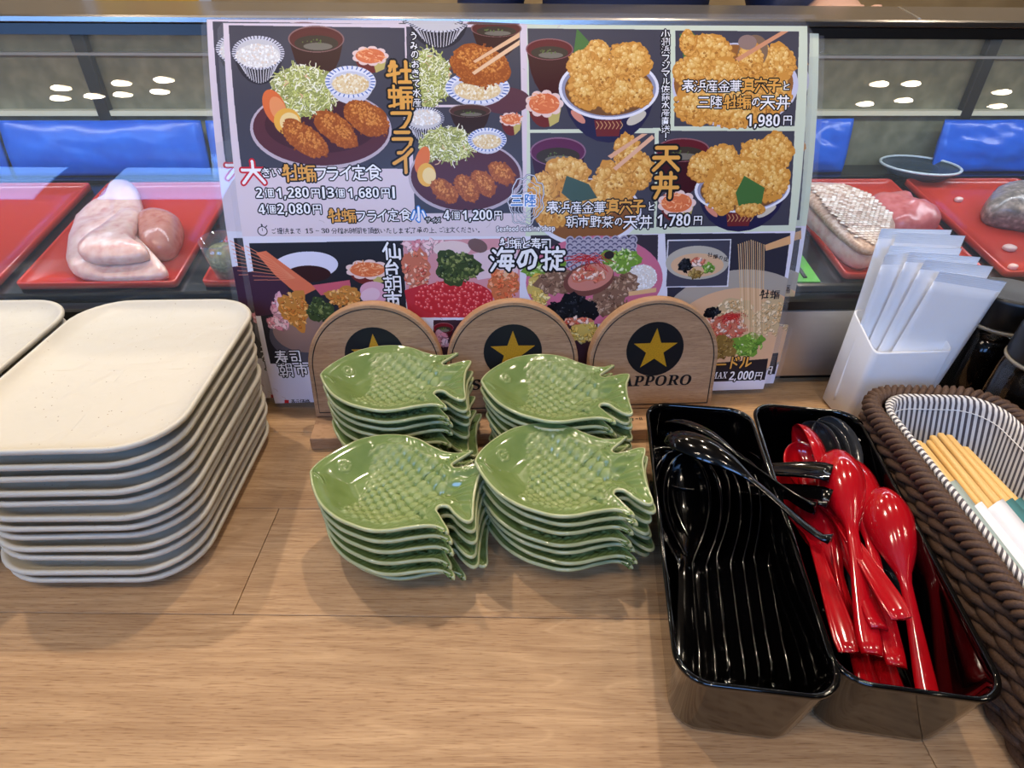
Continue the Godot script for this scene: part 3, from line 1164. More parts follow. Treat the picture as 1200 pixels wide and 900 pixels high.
func make_trays() -> void:
	var mesh := tray_mesh()
	solo("cutlery_tray", mesh, M.lacquer, "shiny black cutlery tray that holds only black ladle spoons", "tray", Vector3(0.1252, 0.0001, -0.2472), -6.3 * DEG)
	solo("cutlery_tray", mesh, M.lacquer, "shiny black cutlery tray that holds the red spoons beside the basket", "tray", Vector3(0.2008, 0.0001, -0.2468), -7.8 * DEG)
	# black soup ladles: eight nested on their side, four thrown across on top
	var ladle := thing("black_ladle_spoon", "", "spoon")
	part(ladle, "ladle_body", spoon_mesh(0.152, 0.070, 0.041, 0.016, 0.0100, 0.0145, 0.024, 0.0023, 1.8), M.black_plastic)
	var list := []
	for i in 8:
		var f := i / 7.0
		var tip := Vector3(lerpf(0.1130, 0.1560, f), lerpf(0.046, 0.040, f), -0.3120 + 0.003 * sin(i * 1.7))
		var end := Vector3(lerpf(0.0925, 0.1470, f), 0.018, -0.1640 + 0.003 * sin(i * 2.3))
		list.append([tip, end, 24.0 + 5.0 * i, "black ladle spoon, %s in the nested row counted from the fish dishes" % ["first, open bowl showing," if i == 0 else ORDER[i]], "nested black spoons", 1.0])
	list.append([Vector3(0.1060, 0.064, -0.2960), Vector3(0.1745, 0.0625, -0.2185), 152.0, "black ladle spoon lying bowl down over the row, hooked end over the red spoons", "black spoons across the trays", 0.72])
	list.append([Vector3(0.1090, 0.044, -0.3350), Vector3(0.1770, 0.0610, -0.2440), 108.0, "black ladle spoon on edge, its rim arching over the back of the tray", "black spoons across the trays", 0.77])
	spoons(ladle, "black_ladle_spoon", list, Vector3(0.152, 0.024, 0))
	var broad := thing("black_broad_spoon", "", "spoon")
	part(broad, "spoon_body", spoon_mesh(0.118, 0.050, 0.036, 0.012, 0.0120, 0.0190, 0.016, 0.0026, 1.2), M.black_plastic)
	spoons(broad, "black_broad_spoon", [
		[Vector3(0.1150, 0.030, -0.3300), Vector3(0.1990, 0.0650, -0.2745), -4.0, "black spoon whose broad handle end lies highest over the tray divide", "black broad spoons across the trays", 1.0],
		[Vector3(0.1120, 0.026, -0.3200), Vector3(0.1925, 0.0600, -0.2575), -2.0, "black spoon whose broad handle end peeps out under the highest one", "black broad spoons across the trays", 1.0]], Vector3(0.118, 0.016, 0))
	# red spoons
	var red := thing("red_spoon", "", "spoon")
	part(red, "spoon_body", spoon_mesh(0.134, 0.052, 0.0315, 0.0125, 0.0072, 0.0130, 0.012, 0.0022, 0.2), M.red_plastic)
	var rl := [
		[Vector3(0.2180, 0.053, -0.3060), Vector3(0.1880, 0.028, -0.1740), 184.0, "red spoon lying bowl down in the middle of the heap", "red spoons", 1.0],
		[Vector3(0.2260, 0.047, -0.3020), Vector3(0.2000, 0.024, -0.1700), 174.0, "red spoon bowl down, half under the one in the middle of the heap", "red spoons", 1.0],
		[Vector3(0.2300, 0.053, -0.2690), Vector3(0.2140, 0.010, -0.1500), 182.0, "red spoon bowl down lying apart near the tray wall by the basket", "red spoons", 0.95],
		[Vector3(0.1990, 0.050, -0.3170), Vector3(0.2030, 0.046, -0.1850), 10.0, "red spoon bowl up whose flat handle crosses over the others", "red spoons", 1.0],
		[Vector3(0.2080, 0.036, -0.3070), Vector3(0.1950, 0.034, -0.1850), 172.0, "red spoon under the heap, only its flaring handle end in view", "red spoons", 0.92],
		[Vector3(0.1950, 0.040, -0.3100), Vector3(0.1790, 0.026, -0.1780), 15.0, "red spoon at the bottom by the tray divide, thin handle in view", "red spoons", 1.0],
		[Vector3(0.2130, 0.026, -0.2900), Vector3(0.2010, 0.008, -0.1580), 185.0, "red spoon deep in the tray, handle reaching the middle of the tray's end", "red spoons", 1.0],
		[Vector3(0.2030, 0.024, -0.2900), Vector3(0.1890, 0.008, -0.1580), 180.0, "red spoon deep in the tray, handle reaching the tray's rounded corner", "red spoons", 1.0],
		[Vector3(0.2010, 0.050, -0.3300), Vector3(0.1900, 0.016, -0.2050), 96.0, "red spoon on edge behind the others, thin red rim in view", "red spoons", 1.0]]
	spoons(red, "red_spoon", rl, Vector3(0.134, 0.012, 0))
	# black table spoons behind the red ones
	var charcoal := mat(Color(0.16, 0.165, 0.175), 0.16)
	var bs := thing("black_table_spoon", "", "spoon")
	part(bs, "spoon_body", spoon_mesh(0.134, 0.054, 0.034, 0.010, 0.0075, 0.0125, 0.012, 0.0020, 0.2), charcoal)
	var bl := [
		[Vector3(0.2255, 0.0575, -0.3330), Vector3(0.2180, 0.016, -0.2100), 6.0, "black table spoon with its round bowl up, behind the red spoons", "black table spoons", 1.0],
		[Vector3(0.2170, 0.053, -0.3350), Vector3(0.2090, 0.012, -0.2100), 40.0, "black table spoon nested on edge next to the one with its bowl up", "black table spoons", 1.0],
		[Vector3(0.2110, 0.052, -0.3340), Vector3(0.2030, 0.012, -0.2100), 48.0, "black table spoon nested on edge next to the thin red rim", "black table spoons", 1.0],
		[Vector3(0.2340, 0.046, -0.3330), Vector3(0.2250, 0.018, -0.2050), 20.0, "black table spoon against the tray wall, its rim a long thin arc", "black table spoons", 1.0],
		[Vector3(0.2270, 0.012, -0.3200), Vector3(0.2290, 0.026, -0.2150), 5.0, "black table spoon on the tray floor, its rounded handle end by the lone red spoon", "black table spoons", 0.8]]
	spoons(bs, "black_table_spoon", bl, Vector3(0.134, 0.012, 0))


# ---------------------------------------------------------------- woven basket with striped lining and sleeved chopsticks
func ring_path(w: float, d: float, r: float, n: int) -> Array:
	var base := rrect(w, d, r, 0.0, 10)
	var cum := [0.0]
	for i in base.size():
		cum.append(cum[i] + base[i].distance_to(base[(i + 1) % base.size()]))
	var total: float = cum[base.size()]
	var out := []
	var k := 0
	for i in n:
		var s := total * i / n
		while cum[k + 1] < s:
			k += 1
		out.append(base[k].lerp(base[(k + 1) % base.size()], (s - cum[k]) / maxf(cum[k + 1] - cum[k], 1e-6)))
	return [out, total]


func rope(w: float, d: float, r: float, y: float, strands: int, off: float, rad: float, pitch: float, phase: float, seed_: int) -> ArrayMesh:
	var n := 360
	var rp := ring_path(w, d, r, n)
	var path: Array = rp[0]
	var turns := roundf(float(rp[1]) / pitch)
	var st := SurfaceTool.new()
	st.begin(Mesh.PRIMITIVE_TRIANGLES)
	var jr := RandomNumberGenerator.new()
	jr.seed = seed_
	for s in strands:
		var tone := jr.randf_range(0.75, 1.15)
		var rows := []
		for i in n + 1:
			var p: Vector3 = path[i % n]
			var q: Vector3 = path[(i + 1) % n]
			var dir := (q - p).normalized()
			var side := dir.cross(Vector3.UP)
			var a := TAU * (float(i) / n * turns + float(s) / strands) + phase
			var c := p + Vector3(0, y, 0) + side * cos(a) * off + Vector3.UP * sin(a) * off
			var rr := rad * (1.0 + 0.13 * sin(i * 0.9 + s * 2.0) * jr.randf())
			var row := PackedVector3Array()
			for k in 7:
				var b := TAU * k / 7
				row.append(c + side * cos(b) * rr + Vector3.UP * sin(b) * rr)
			rows.append(row)
		st.append_from(loft(rows, true), 0, Transform3D.IDENTITY)
	return st.commit()


func make_basket() -> void:
	var at := Vector3(0.3000, 0, -0.2270)
	var t := thing("woven_basket", "dark brown woven rope basket with striped cloth lining beside the black trays", "basket", at, -1.5 * DEG)
	var straw := mat(Color8(98, 72, 54), 0.7)
	straw.albedo_texture = noise_tex(0.09, 256, [[0.0, Color(0.55, 0.52, 0.50)], [0.55, Color(0.9, 0.88, 0.86)], [1.0, Color(1, 1, 1)]], 91, 4)
	straw.uv1_triplanar = true
	straw.uv1_scale = Vector3(26, 60, 26)
	straw.heightmap_enabled = true
	straw.heightmap_texture = straw.albedo_texture
	straw.heightmap_scale = 0.05
	var w := 0.102
	var d := 0.264
	part(t, "rim_rope", rope(w - 0.004, d - 0.004, 0.028, 0.0655, 3, 0.0030, 0.0036, 0.016, 0.0, 1), straw)
	for i in 6:
		var y := 0.0545 - i * 0.0096
		part(t, "rope_course", rope(w - 0.006 - i * 0.0012, d - 0.006 - i * 0.0012, 0.027, y, 3, 0.0030, 0.0031, 0.040 + 0.006 * (i % 3), i * 1.9, 10 + i), straw)
	part(t, "basket_floor", loft([rrect(w - 0.02, d - 0.02, 0.024, 0.0012), rrect(w - 0.02, d - 0.02, 0.024, 0.004)], true, true), straw)
	# striped cotton lining: inner wall, folded over the rim
	var sw := 64
	var im := Image.create(sw, 16, false, Image.FORMAT_RGB8)
	im.fill(Color8(226, 222, 216))
	im.fill_rect(Rect2i(0, 0, 30, 16), Color8(82, 76, 80))
	im.fill_rect(Rect2i(29, 0, 2, 16), Color8(150, 146, 146))
	var cloth := mat(Color(1, 1, 1), 0.85)
	cloth.albedo_texture = ImageTexture.create_from_image(im)
	cloth.rim_enabled = true
	cloth.rim = 0.3
	var rows := []
	var uvs := []
	var n := 200
	var prof := [[0.0100, 0.0655, 0.0], [0.0085, 0.0690, 0.004], [0.0102, 0.0705, 0.008], [0.0125, 0.0695, 0.012], [0.0135, 0.0655, 0.016], [0.0140, 0.055, 0.026], [0.0150, 0.030, 0.05], [0.0165, 0.010, 0.07], [0.022, 0.0065, 0.08], [0.045, 0.006, 0.1]]
	for p in prof:
		var q: float = p[0]
		var rp := ring_path(w - 2 * q, d - 2 * q, maxf(0.028 - q * 0.4, 0.004), n)
		var row := PackedVector3Array()
		var uv := PackedVector2Array()
		for i in n + 1:
			var v: Vector3 = rp[0][i % n]
			var wob := 0.0007 * sin(i * 0.55) * clampf((0.0655 - float(p[1])) / 0.02, 0.0, 1.0)
			row.append(v + Vector3(0, p[1], 0) + Vector3(v.x, 0, v.z).normalized() * wob)
			uv.append(Vector2(float(i) / n * 152.0 - float(p[2]) * 60.0, 0.0))
		rows.append(row)
		uvs.append(uv)
	part(t, "striped_lining", loft(rows, false, false, uvs), cloth)
	var sp := []
	var rp2 := ring_path(w - 0.0284, d - 0.0284, 0.022, 160)
	for i in 161:
		sp.append(rp2[0][i % 160] + Vector3(0, 0.0600, 0))
	part(t, "stitching", loft(tube_rows(sp, [0.00035], 5), true), mat(Color8(235, 232, 226), 0.8))
	make_chopsticks()


func make_chopsticks() -> void:
	var bamboo := mat(Color8(238, 198, 126), 0.5)
	bamboo.albedo_texture = noise_tex(0.03, 128, [[0.0, Color(0.88, 0.84, 0.78)], [1.0, Color(1, 1, 1)]], 61)
	bamboo.uv1_triplanar = true
	bamboo.uv1_scale = Vector3(4, 60, 60)
	var white := mat(Color8(226, 226, 230), 0.7)
	var teal := mat(Color8(62, 120, 122), 0.7)
	var grey := mat(Color8(160, 176, 170), 0.7)
	var stick := SurfaceTool.new()
	stick.begin(Mesh.PRIMITIVE_TRIANGLES)
	# pair of square-cut sticks, tip at x = 0
	var one := loft([
		rect_row(0.0, 0.0010), rect_row(0.002, 0.0021), rect_row(0.06, 0.0027), rect_row(0.205, 0.0036)], true, true)
	# flat paper sleeve with slanted mouth
	var sl := []
	for q in [[0.0, 0], [0.004, 1], [0.14, 1], [0.1405, 0]]:
		var row := PackedVector3Array()
		for p in [[-0.0073, 0.0], [-0.0069, 0.0028], [0.0, 0.0042], [0.0069, 0.0028], [0.0073, 0.0], [0.0069, -0.0028], [0.0, -0.0040], [-0.0069, -0.0028]]:
			var k := 1.0 if q[1] == 1 else 0.985
			row.append(Vector3(float(q[0]) + (0.009 * (0.0073 + float(p[0])) / 0.0146 if float(q[0]) < 0.05 else 0.0), float(p[1]) * k, float(p[0]) * k))
		sl.append(row)
	var sleeve := loft(sl, true, false)
	# tip position, far end, sleeve start, sleeve paper, label
	var items := [
		[Vector3(0.2765, 0.0535, -0.3170), Vector3(0.2660, 0.0535, -0.1170), 0.040, grey, "chopsticks in a pale grey sleeve against the basket wall by the trays"],
		[Vector3(0.2850, 0.0530, -0.3180), Vector3(0.2755, 0.0535, -0.1170), 0.058, white, "chopsticks in a white sleeve beside the grey one"],
		[Vector3(0.2945, 0.0555, -0.3230), Vector3(0.2850, 0.0545, -0.1200), 0.064, white, "chopsticks in a white sleeve beside the teal ones"],
		[Vector3(0.3020, 0.0530, -0.3240), Vector3(0.2965, 0.0530, -0.1200), 0.062, teal, "chopsticks in a teal sleeve beside the white ones"],
		[Vector3(0.3090, 0.0500, -0.3150), Vector3(0.3090, 0.0515, -0.1200), 0.050, teal, "chopsticks in a teal sleeve between two teal ones"],
		[Vector3(0.3190, 0.038, -0.3080), Vector3(0.3240, 0.046, -0.1220), 0.030, teal, "chopsticks in a teal sleeve against the striped wall away from the trays"]]
	for it in items:
		var t := thing("sleeved_chopsticks", it[4], "chopsticks")
		pose(t, it[0], it[1], 0.0)
		for s in [-1.0, 1.0]:
			var st := part(t, "stick", one, bamboo, Vector3(0.0015 * (1.0 + s), 0, 0.0034 * s))
			st.rotation.x = 0.0
		part(t, "paper_sleeve", sleeve, it[3], Vector3(it[2], 0, 0))


func rect_row(x: float, h: float) -> PackedVector3Array:
	var r := PackedVector3Array()
	var c := h * 0.55
	for p in [[h, c], [c, h], [-c, h], [-h, c], [-h, -c], [-c, -h], [c, -h], [h, -c]]:
		r.append(Vector3(x, p[0], p[1]))
	return r


# ---------------------------------------------------------------- wet napkin packets in a frosted holder
func make_napkins() -> void:
	var frost := mat(Color(0.95, 0.955, 0.965), 0.35)
	frost.backlight_enabled = true
	frost.backlight = Color(0.55, 0.56, 0.60)
	var at := Vector3(0.3130, 0.0002, -0.4200)
	var turn := 4.0 * DEG
	var rows := []
	var w := 0.064
	var d := 0.042
	for p in [[0.02, 0.001], [0.002, 0.001], [0.0, 0.003], [-0.0005, 0.082], [0.0002, 0.083], [0.0011, 0.0825], [0.0012, 0.004], [0.004, 0.0026], [0.02, 0.0026]]:
		var q: float = p[0]
		var row := rrect(w - 2 * q, d - 2 * q, 0.005, p[1], 5)
		if float(p[1]) > 0.05:
			for i in row.size():
				row[i].y += 0.008 * (-row[i].z / (d * 0.5))  # the back wall is cut higher than the front
		rows.append(row)
	var h := thing("napkin_holder", "frosted white plastic holder full of wrapped wet napkins beside the bottles", "holder", at, turn)
	part(h, "holder_body", loft(rows, true, true), frost)
	var paper := mat(Color(0.95, 0.955, 0.965), 0.5)
	paper.backlight_enabled = true
	paper.backlight = Color(0.30, 0.31, 0.34)
	paper.heightmap_enabled = true
	paper.heightmap_texture = noise_tex(0.012, 256, [[0.0, Color.BLACK], [1.0, Color.WHITE]], 71, 3)
	paper.heightmap_scale = 0.10
	paper.uv1_triplanar = true
	paper.uv1_scale = Vector3(7, 7, 7)
	var mesh := packet_mesh()
	var m2 := packet_seal()
	# x, z inside the holder, height of the lower end, lean sideways, lean back, turn
	var list := [
		[-0.0030, -0.0140, 0.026, -2.0, 7.0, 0.0], [0.0020, -0.0100, 0.024, -4.0, 6.0, 2.0], [-0.0020, -0.0060, 0.016, -3.0, 5.0, -1.0],
		[-0.0050, -0.0020, 0.012, -1.5, 4.0, 1.0], [0.0010, 0.0020, 0.015, -5.0, 3.0, 0.0], [0.0055, 0.0060, 0.011, -7.0, 2.0, 1.0], [0.0090, 0.0120, 0.004, -9.5, 1.5, 0.0]]
	var first: Node3D
	for k in list.size():
		var q: Array = list[k]
		var o: Node3D
		if first == null:
			o = thing("napkin_packet", "", "napkin")
			part(o, "packet_body", mesh, paper)
			part(o, "crimped_seal", m2, paper)
			first = o
		else:
			o = copy(first, "napkin_packet")
		tag(o, "white wrapped wet napkin packet standing foremost in the frosted holder, whole face in view" if k == list.size() - 1 else "white wrapped wet napkin packet, %s behind the foremost one in the frosted holder" % ["next" if k == list.size() - 2 else ORDER[list.size() - 2 - k]], "napkin", "napkin packets")
		var b := Basis(Vector3.UP, turn + float(q[5]) * DEG) * Basis(Vector3.BACK, float(q[3]) * DEG) * Basis(Vector3.RIGHT, -float(q[4]) * DEG)
		o.transform = Transform3D(b, at + Basis(Vector3.UP, turn) * Vector3(q[0], q[2], q[1]))


func packet_mesh() -> ArrayMesh:
	var rows := []
	var w := 0.058
	var h := 0.122
	for j in 15:
		var fy := j / 14.0
		var row := PackedVector3Array()
		var fat := 0.0015 * pow(sin(PI * clampf(fy * 1.02, 0.0, 1.0)), 0.4) + 0.00012
		for i in 13:
			var fx := i / 12.0
			row.append(Vector3((fx - 0.5) * w, fy * h, fat * pow(sin(PI * fx), 0.4) + 0.00012))
		for i in 13:
			var fx := 1.0 - i / 12.0
			row.append(Vector3((fx - 0.5) * w, fy * h, -fat * pow(sin(PI * fx), 0.4) - 0.00012))
		rows.append(row)
	return loft(rows, true, true)


func packet_seal() -> ArrayMesh:
	var rows := []
	for j in 13:
		var r := PackedVector3Array()
		var z := 0.00035 * (1.0 if j % 2 == 0 else -1.0)
		for x in [-0.029, 0.029]:
			r.append(Vector3(x, 0.122 + j * 0.0007, z))
		rows.append(r)
	return loft(rows, false)


# ---------------------------------------------------------------- two dark sauce bottles
func make_bottles() -> void:
	var g := mat(Color(0.05, 0.045, 0.04, 0.30), 0.03)
	g.transparency = BaseMaterial3D.TRANSPARENCY_ALPHA
	var sauce := mat(Color(0.012, 0.008, 0.006), 0.08)
	var cap := mat(Color(0.025, 0.024, 0.028), 0.38)
	var lidm := mat(Color(0.26, 0.26, 0.265), 0.5)
	var first: Node3D
	var spots := [[0.3930, -0.4270, "next to the napkin holder"], [0.3870, -0.3640, "close to the basket corner"]]
	for k in 2:
		var o: Node3D
		var l := "dark glass sauce bottle with black screw cap " + str(spots[k][2])
		if first == null:
			o = thing("sauce_bottle", l, "bottle")
			part(o, "glass_body", lathe([[0.0, 0.0004], [0.021, 0.0004], [0.0255, 0.003], [0.0268, 0.008], [0.0268, 0.060], [0.0265, 0.078], [0.0250, 0.086], [0.0245, 0.090]], 40), g)
			part(o, "dark_sauce", lathe([[0.0, 0.002], [0.020, 0.002], [0.0245, 0.005], [0.0256, 0.010], [0.0256, 0.060], [0.0252, 0.078], [0.0, 0.078]], 40), sauce)
			part(o, "glass_bead", lathe([[0.0240, 0.0880], [0.0268, 0.0880], [0.0272, 0.0893], [0.0268, 0.0906], [0.0240, 0.0906]], 40, true), mat(Color(0.55, 0.52, 0.46), 0.1))
			var c := part(o, "screw_cap", lathe([[0.0250, 0.0908], [0.0262, 0.0912], [0.0266, 0.0930], [0.0262, 0.1120], [0.0256, 0.1145], [0.0240, 0.1155], [0.0235, 0.1150], [0.0, 0.1150]], 40), cap)
			part(c, "cap_disc", lathe([[0.0, 0.1153], [0.0222, 0.1153], [0.0228, 0.1157], [0.0234, 0.1153], [0.0234, 0.1149]], 40), lidm)
			first = o
		else:
			o = copy(first, "sauce_bottle")
			tag(o, l, "bottle", "sauce bottles")
		o.set_meta("group", "sauce bottles")
		o.position = Vector3(spots[k][0], 0.0, spots[k][1])


# ---------------------------------------------------------------- fish in the case
func in_case(x: float, h: float, z: float) -> Vector3:
	return CASE_AT + Basis(Vector3.UP, CASE_TURN) * Vector3(x, h, z)


func on_deck(x: float, z: float, lift := 0.0) -> Vector3:
	# the deck rises from h = 0.0965 at z = -0.014 to 0.1305 at z = -0.205
	return in_case(x, 0.0965 + (-z - 0.014) * 0.178 + lift, z)


# outline (x, z) on the deck to a rounded piece: sides go down to the deck, the top swells a little
func slab(outline: Array, high: float, puff: float, rough: float, seed_: int, sub := 4) -> ArrayMesh:
	var n := outline.size()
	var pts := []
	var mid := Vector2.ZERO
	for p in outline:
		mid += Vector2(p[0], p[1]) / n
	for i in n:
		var a := Vector2(outline[posmod(i - 1, n)][0], outline[posmod(i - 1, n)][1])
		var b := Vector2(outline[i][0], outline[i][1])
		var c := Vector2(outline[(i + 1) % n][0], outline[(i + 1) % n][1])
		var d := Vector2(outline[(i + 2) % n][0], outline[(i + 2) % n][1])
		for s in sub:
			pts.append(b.cubic_interpolate(c, a, d, float(s) / sub) - mid)
	var f := FastNoiseLite.new()
	f.seed = seed_
	f.frequency = 28.0
	var rows := []
	for q in [[0.94, 0.0], [1.0, 0.18], [1.02, 0.55], [0.99, 0.86], [0.93, 1.0], [0.82, 1.0 + puff * 0.4], [0.65, 1.0 + puff * 0.75], [0.45, 1.0 + puff * 0.92], [0.22, 1.0 + puff], [0.02, 1.0 + puff]]:
		var r := PackedVector3Array()
		for p in pts:
			var v: Vector2 = p * float(q[0])
			var y := high * float(q[1])
			if q[1] > 0.0:
				y += f.get_noise_2d(v.x + seed_, v.y) * rough
			r.append(Vector3(v.x, y, v.y))
		rows.append(r)
	return loft(rows, true, true)


func deck_thing(called: String, label: String, category: String, x: float, z: float, lift: float, group := "") -> Node3D:
	var t := thing(called, label, category, on_deck(x, z, lift), CASE_TURN, group)
	t.transform.basis = Basis(Vector3.UP, CASE_TURN) * Basis(Vector3.RIGHT, atan(0.178))
	return t


func middle(outline: Array) -> Vector2:
	var m := Vector2.ZERO
	for p in outline:
		m += Vector2(p[0], p[1]) / outline.size()
	return m


func make_case_contents() -> void:
	# red trays side by side on the tilted deck
	var redm := mat(Color8(184, 54, 38), 0.22)
	var rows := []
	var d := 0.176
	for p in [[0.02, 0.0004], [0.001, 0.0004], [0.0, 0.001], [0.0, 0.0062], [0.0006, 0.0068], [0.0020, 0.0066], [0.0026, 0.0058], [0.0045, 0.0026], [0.02, 0.0022]]:
		rows.append(rrect(0.128 - 2 * float(p[0]), d - 2 * float(p[0]), 0.004, p[1], 3))
	var tray := loft(rows, true, true)
	var spots := [[-0.4870, "red plastic tray in the display case, bare, at the end by the plates"], [-0.3420, "red plastic tray in the display case under pale fish flesh"], [-0.1930, "red plastic tray in the display case under a clear cup"],
		[0.3535, "red plastic tray in the display case under a scaly fish piece"], [0.4980, "red plastic tray in the display case under a grey fish head"]]
	for s in spots:
		var t := deck_thing("red_tray", s[1], "tray", s[0], -0.106, 0.0003, "red trays in the display case")
		part(t, "tray_body", tray, redm)
	# pale flesh, folded over itself
	var pale := mat(Color8(226, 200, 192), 0.28)
	pale.albedo_texture = noise_tex(0.03, 256, [[0.0, Color(0.86, 0.68, 0.68)], [0.45, Color(0.95, 0.88, 0.86)], [1.0, Color(1, 1, 1)]], 201, 4)
	pale.uv1_triplanar = true
	pale.uv1_scale = Vector3(11, 11, 11)
	pale.subsurf_scatter_enabled = true
	pale.subsurf_scatter_strength = 0.15
	var o1 := [[-0.3951, -0.1850], [-0.3761, -0.1840], [-0.3436, -0.1271], [-0.3144, -0.055], [-0.2960, -0.0400], [-0.2900, -0.0240], [-0.3473, -0.0230], [-0.3777, -0.0497], [-0.3990, -0.1156], [-0.3937, -0.152], [-0.3960, -0.1750]]
	var m1 := middle(o1)
	var t1 := deck_thing("fish_flesh", "large pale pink sheet of raw fish flesh on a red tray", "fish", m1.x, m1.y, 0.0030)
	part(t1, "flesh_sheet", slab(o1, 0.011, 0.5, 0.004, 5), pale)
	var fold := [[-0.3500, -0.1050], [-0.3330, -0.1020], [-0.3220, -0.0600], [-0.3000, -0.0350], [-0.3400, -0.0300], [-0.3620, -0.0500]]
	var mf := middle(fold)
	part(t1, "flesh_fold", slab(fold, 0.010, 0.4, 0.003, 9), pale, Vector3(mf.x - m1.x, 0.012, mf.y - m1.y))
	var roll := mat(Color8(206, 146, 128), 0.25)
	roll.albedo_texture = pale.albedo_texture
	roll.uv1_triplanar = true
	roll.uv1_scale = Vector3(14, 14, 14)
	var o2 := [[-0.338, -0.1085], [-0.3287, -0.1191], [-0.3038, -0.108], [-0.2940, -0.0845], [-0.2930, -0.0580], [-0.3071, -0.053], [-0.3224, -0.0684]]
	var m2 := middle(o2)
	part(deck_thing("fish_roll", "small tan pink piece of raw fish beside the pale sheet", "fish", m2.x, m2.y, 0.0030), "roll_body", slab(o2, 0.016, 0.5, 0.002, 14), roll)
	# scaly fillet: skin above, white flesh below
	var skin := mat(Color(1, 1, 1), 0.30)
	skin.albedo_texture = noise_tex(0.05, 256, [[0.0, Color8(150, 104, 84)], [0.45, Color8(196, 160, 136)], [1.0, Color8(238, 220, 200)]], 301, 3, FastNoiseLite.TYPE_CELLULAR)
	skin.uv1_triplanar = true
	skin.uv1_scale = Vector3(26, 26, 26)
	var o3 := [[0.2930, -0.1400], [0.3330, -0.1420], [0.3480, -0.1202], [0.3500, -0.0753], [0.3340, -0.0463], [0.3080, -0.0262], [0.2960, -0.0402], [0.2900, -0.0800]]
	var m3 := middle(o3)
	var t3 := deck_thing("scaly_fish_piece", "thick piece of raw fish with pinkish scaly skin on a red tray", "fish", m3.x, m3.y, 0.0030)
	part(t3, "white_flesh", slab(o3, 0.017, 0.05, 0.001, 21), pale)
	var sk := part(t3, "scaly_skin", slab(o3, 0.008, 0.5, 0.0008, 22), skin, Vector3(0, 0.0165, 0))
	sk.scale = Vector3(1.03, 1, 1.03)
	scales(t3, o3, m3)
	var meat := mat(Color8(206, 120, 118), 0.25)
	meat.albedo_texture = pale.albedo_texture
	meat.uv1_triplanar = true
	meat.uv1_scale = Vector3(16, 16, 16)
	var o4 := [[0.3620, -0.1335], [0.3980, -0.1398], [0.4020, -0.1196], [0.4140, -0.108], [0.4080, -0.0877], [0.3750, -0.0749], [0.3570, -0.0826]]
	var m4 := middle(o4)
	part(deck_thing("red_meat_piece", "crumpled dark pink raw fish piece beside the scaly one", "fish", m4.x, m4.y, 0.0030), "meat_body", slab(o4, 0.018, 0.3, 0.005, 33), meat)
	var headm := mat(Color(1, 1, 1), 0.28)
	headm.albedo_texture = noise_tex(0.04, 256, [[0.0, Color8(70, 66, 62)], [0.5, Color8(128, 116, 106)], [1.0, Color8(206, 190, 176)]], 401, 4)
	headm.uv1_triplanar = true
	headm.uv1_scale = Vector3(14, 14, 14)
	var o5 := [[0.4762, -0.1237], [0.5061, -0.1494], [0.5479, -0.1600], [0.5529, -0.1312], [0.5300, -0.0832], [0.4900, -0.0900], [0.4680, -0.1026]]
	var m5 := middle(o5)
	part(deck_thing("fish_head_piece", "mottled grey fish head piece on the tray away from the scaly one", "fish", m5.x, m5.y, 0.0030), "head_body", slab(o5, 0.020, 0.4, 0.004, 41), headm)
	for c in [[0.4650, -0.060, 0.006], [0.4480, -0.030, 0.004], [0.4700, -0.150, 0.004], [0.5060, -0.045, 0.004]]:
		var bit := [[-1.0, -0.4], [0.2, -0.8], [1.0, 0.0], [0.3, 0.7], [-0.8, 0.5]]
		var ob := []
		for b in bit:
			ob.append([float(b[0]) * float(c[2]), float(b[1]) * float(c[2])])
		part(deck_thing("fish_scrap", "tiny pale scrap of fish on the red tray with the grey head", "scrap", c[0], c[1], 0.0030, "fish scraps on the red tray"), "scrap_body", slab(ob, 0.003, 0.3, 0.0, 3), pale)
	# clear cup with greens
	var cup := deck_thing("clear_cup", "small clear cup of greens and shells on the third red tray", "cup", -0.2390, -0.034, 0.0030)
	part(cup, "cup_wall", lathe([[0.0, 0.0005], [0.011, 0.0005], [0.0145, 0.034], [0.0138, 0.034], [0.0105, 0.0015]], 28), M.glass)
	var gr := mat(Color(1, 1, 1), 0.5)
	gr.albedo_texture = noise_tex(0.06, 128, [[0.0, Color8(58, 62, 44)], [0.5, Color8(112, 116, 74)], [1.0, Color8(190, 186, 150)]], 88)
	gr.uv1_triplanar = true
	gr.uv1_scale = Vector3(30, 30, 30)
	part(cup, "greens", lathe([[0.0, 0.002], [0.0105, 0.002], [0.0128, 0.022], [0.009, 0.026], [0.0, 0.027]], 24), gr)
	# green sheet and its dark channel
	var gs := deck_thing("green_divider", "bright green plastic strip on the black deck beside the menu", "divider", 0.2480, -0.0560, 0.0006)
	part(gs, "strip", rbox(0.040, 0.0016, 0.080, 0.0004), mat(Color8(84, 170, 40), 0.35))
	part(gs, "dark_channel", rbox(0.0035, 0.0012, 0.070, 0.0003), M.black_rubber, Vector3(0.008, 0.0013, 0))
	# blue cold packs standing along the back wall
	var blue := mat(Color8(34, 106, 212), 0.25)
	blue.albedo_texture = noise_tex(0.02, 256, [[0.0, Color(0.70, 0.76, 0.86)], [1.0, Color(1, 1, 1)]], 501, 4)
	blue.uv1_triplanar = true
	blue.uv1_scale = Vector3(5, 5, 5)
	var packs := [[-0.630, 0.205, "blue cold pack behind the bare red tray"], [-0.420, 0.205, "blue cold pack behind the pale fish flesh"], [-0.210, 0.205, "blue cold pack behind the clear cup"], [0.330, 0.11, "short crumpled blue cold pack behind the scaly fish piece"], [0.590, 0.20, "crumpled blue cold pack behind the grey fish head"]]
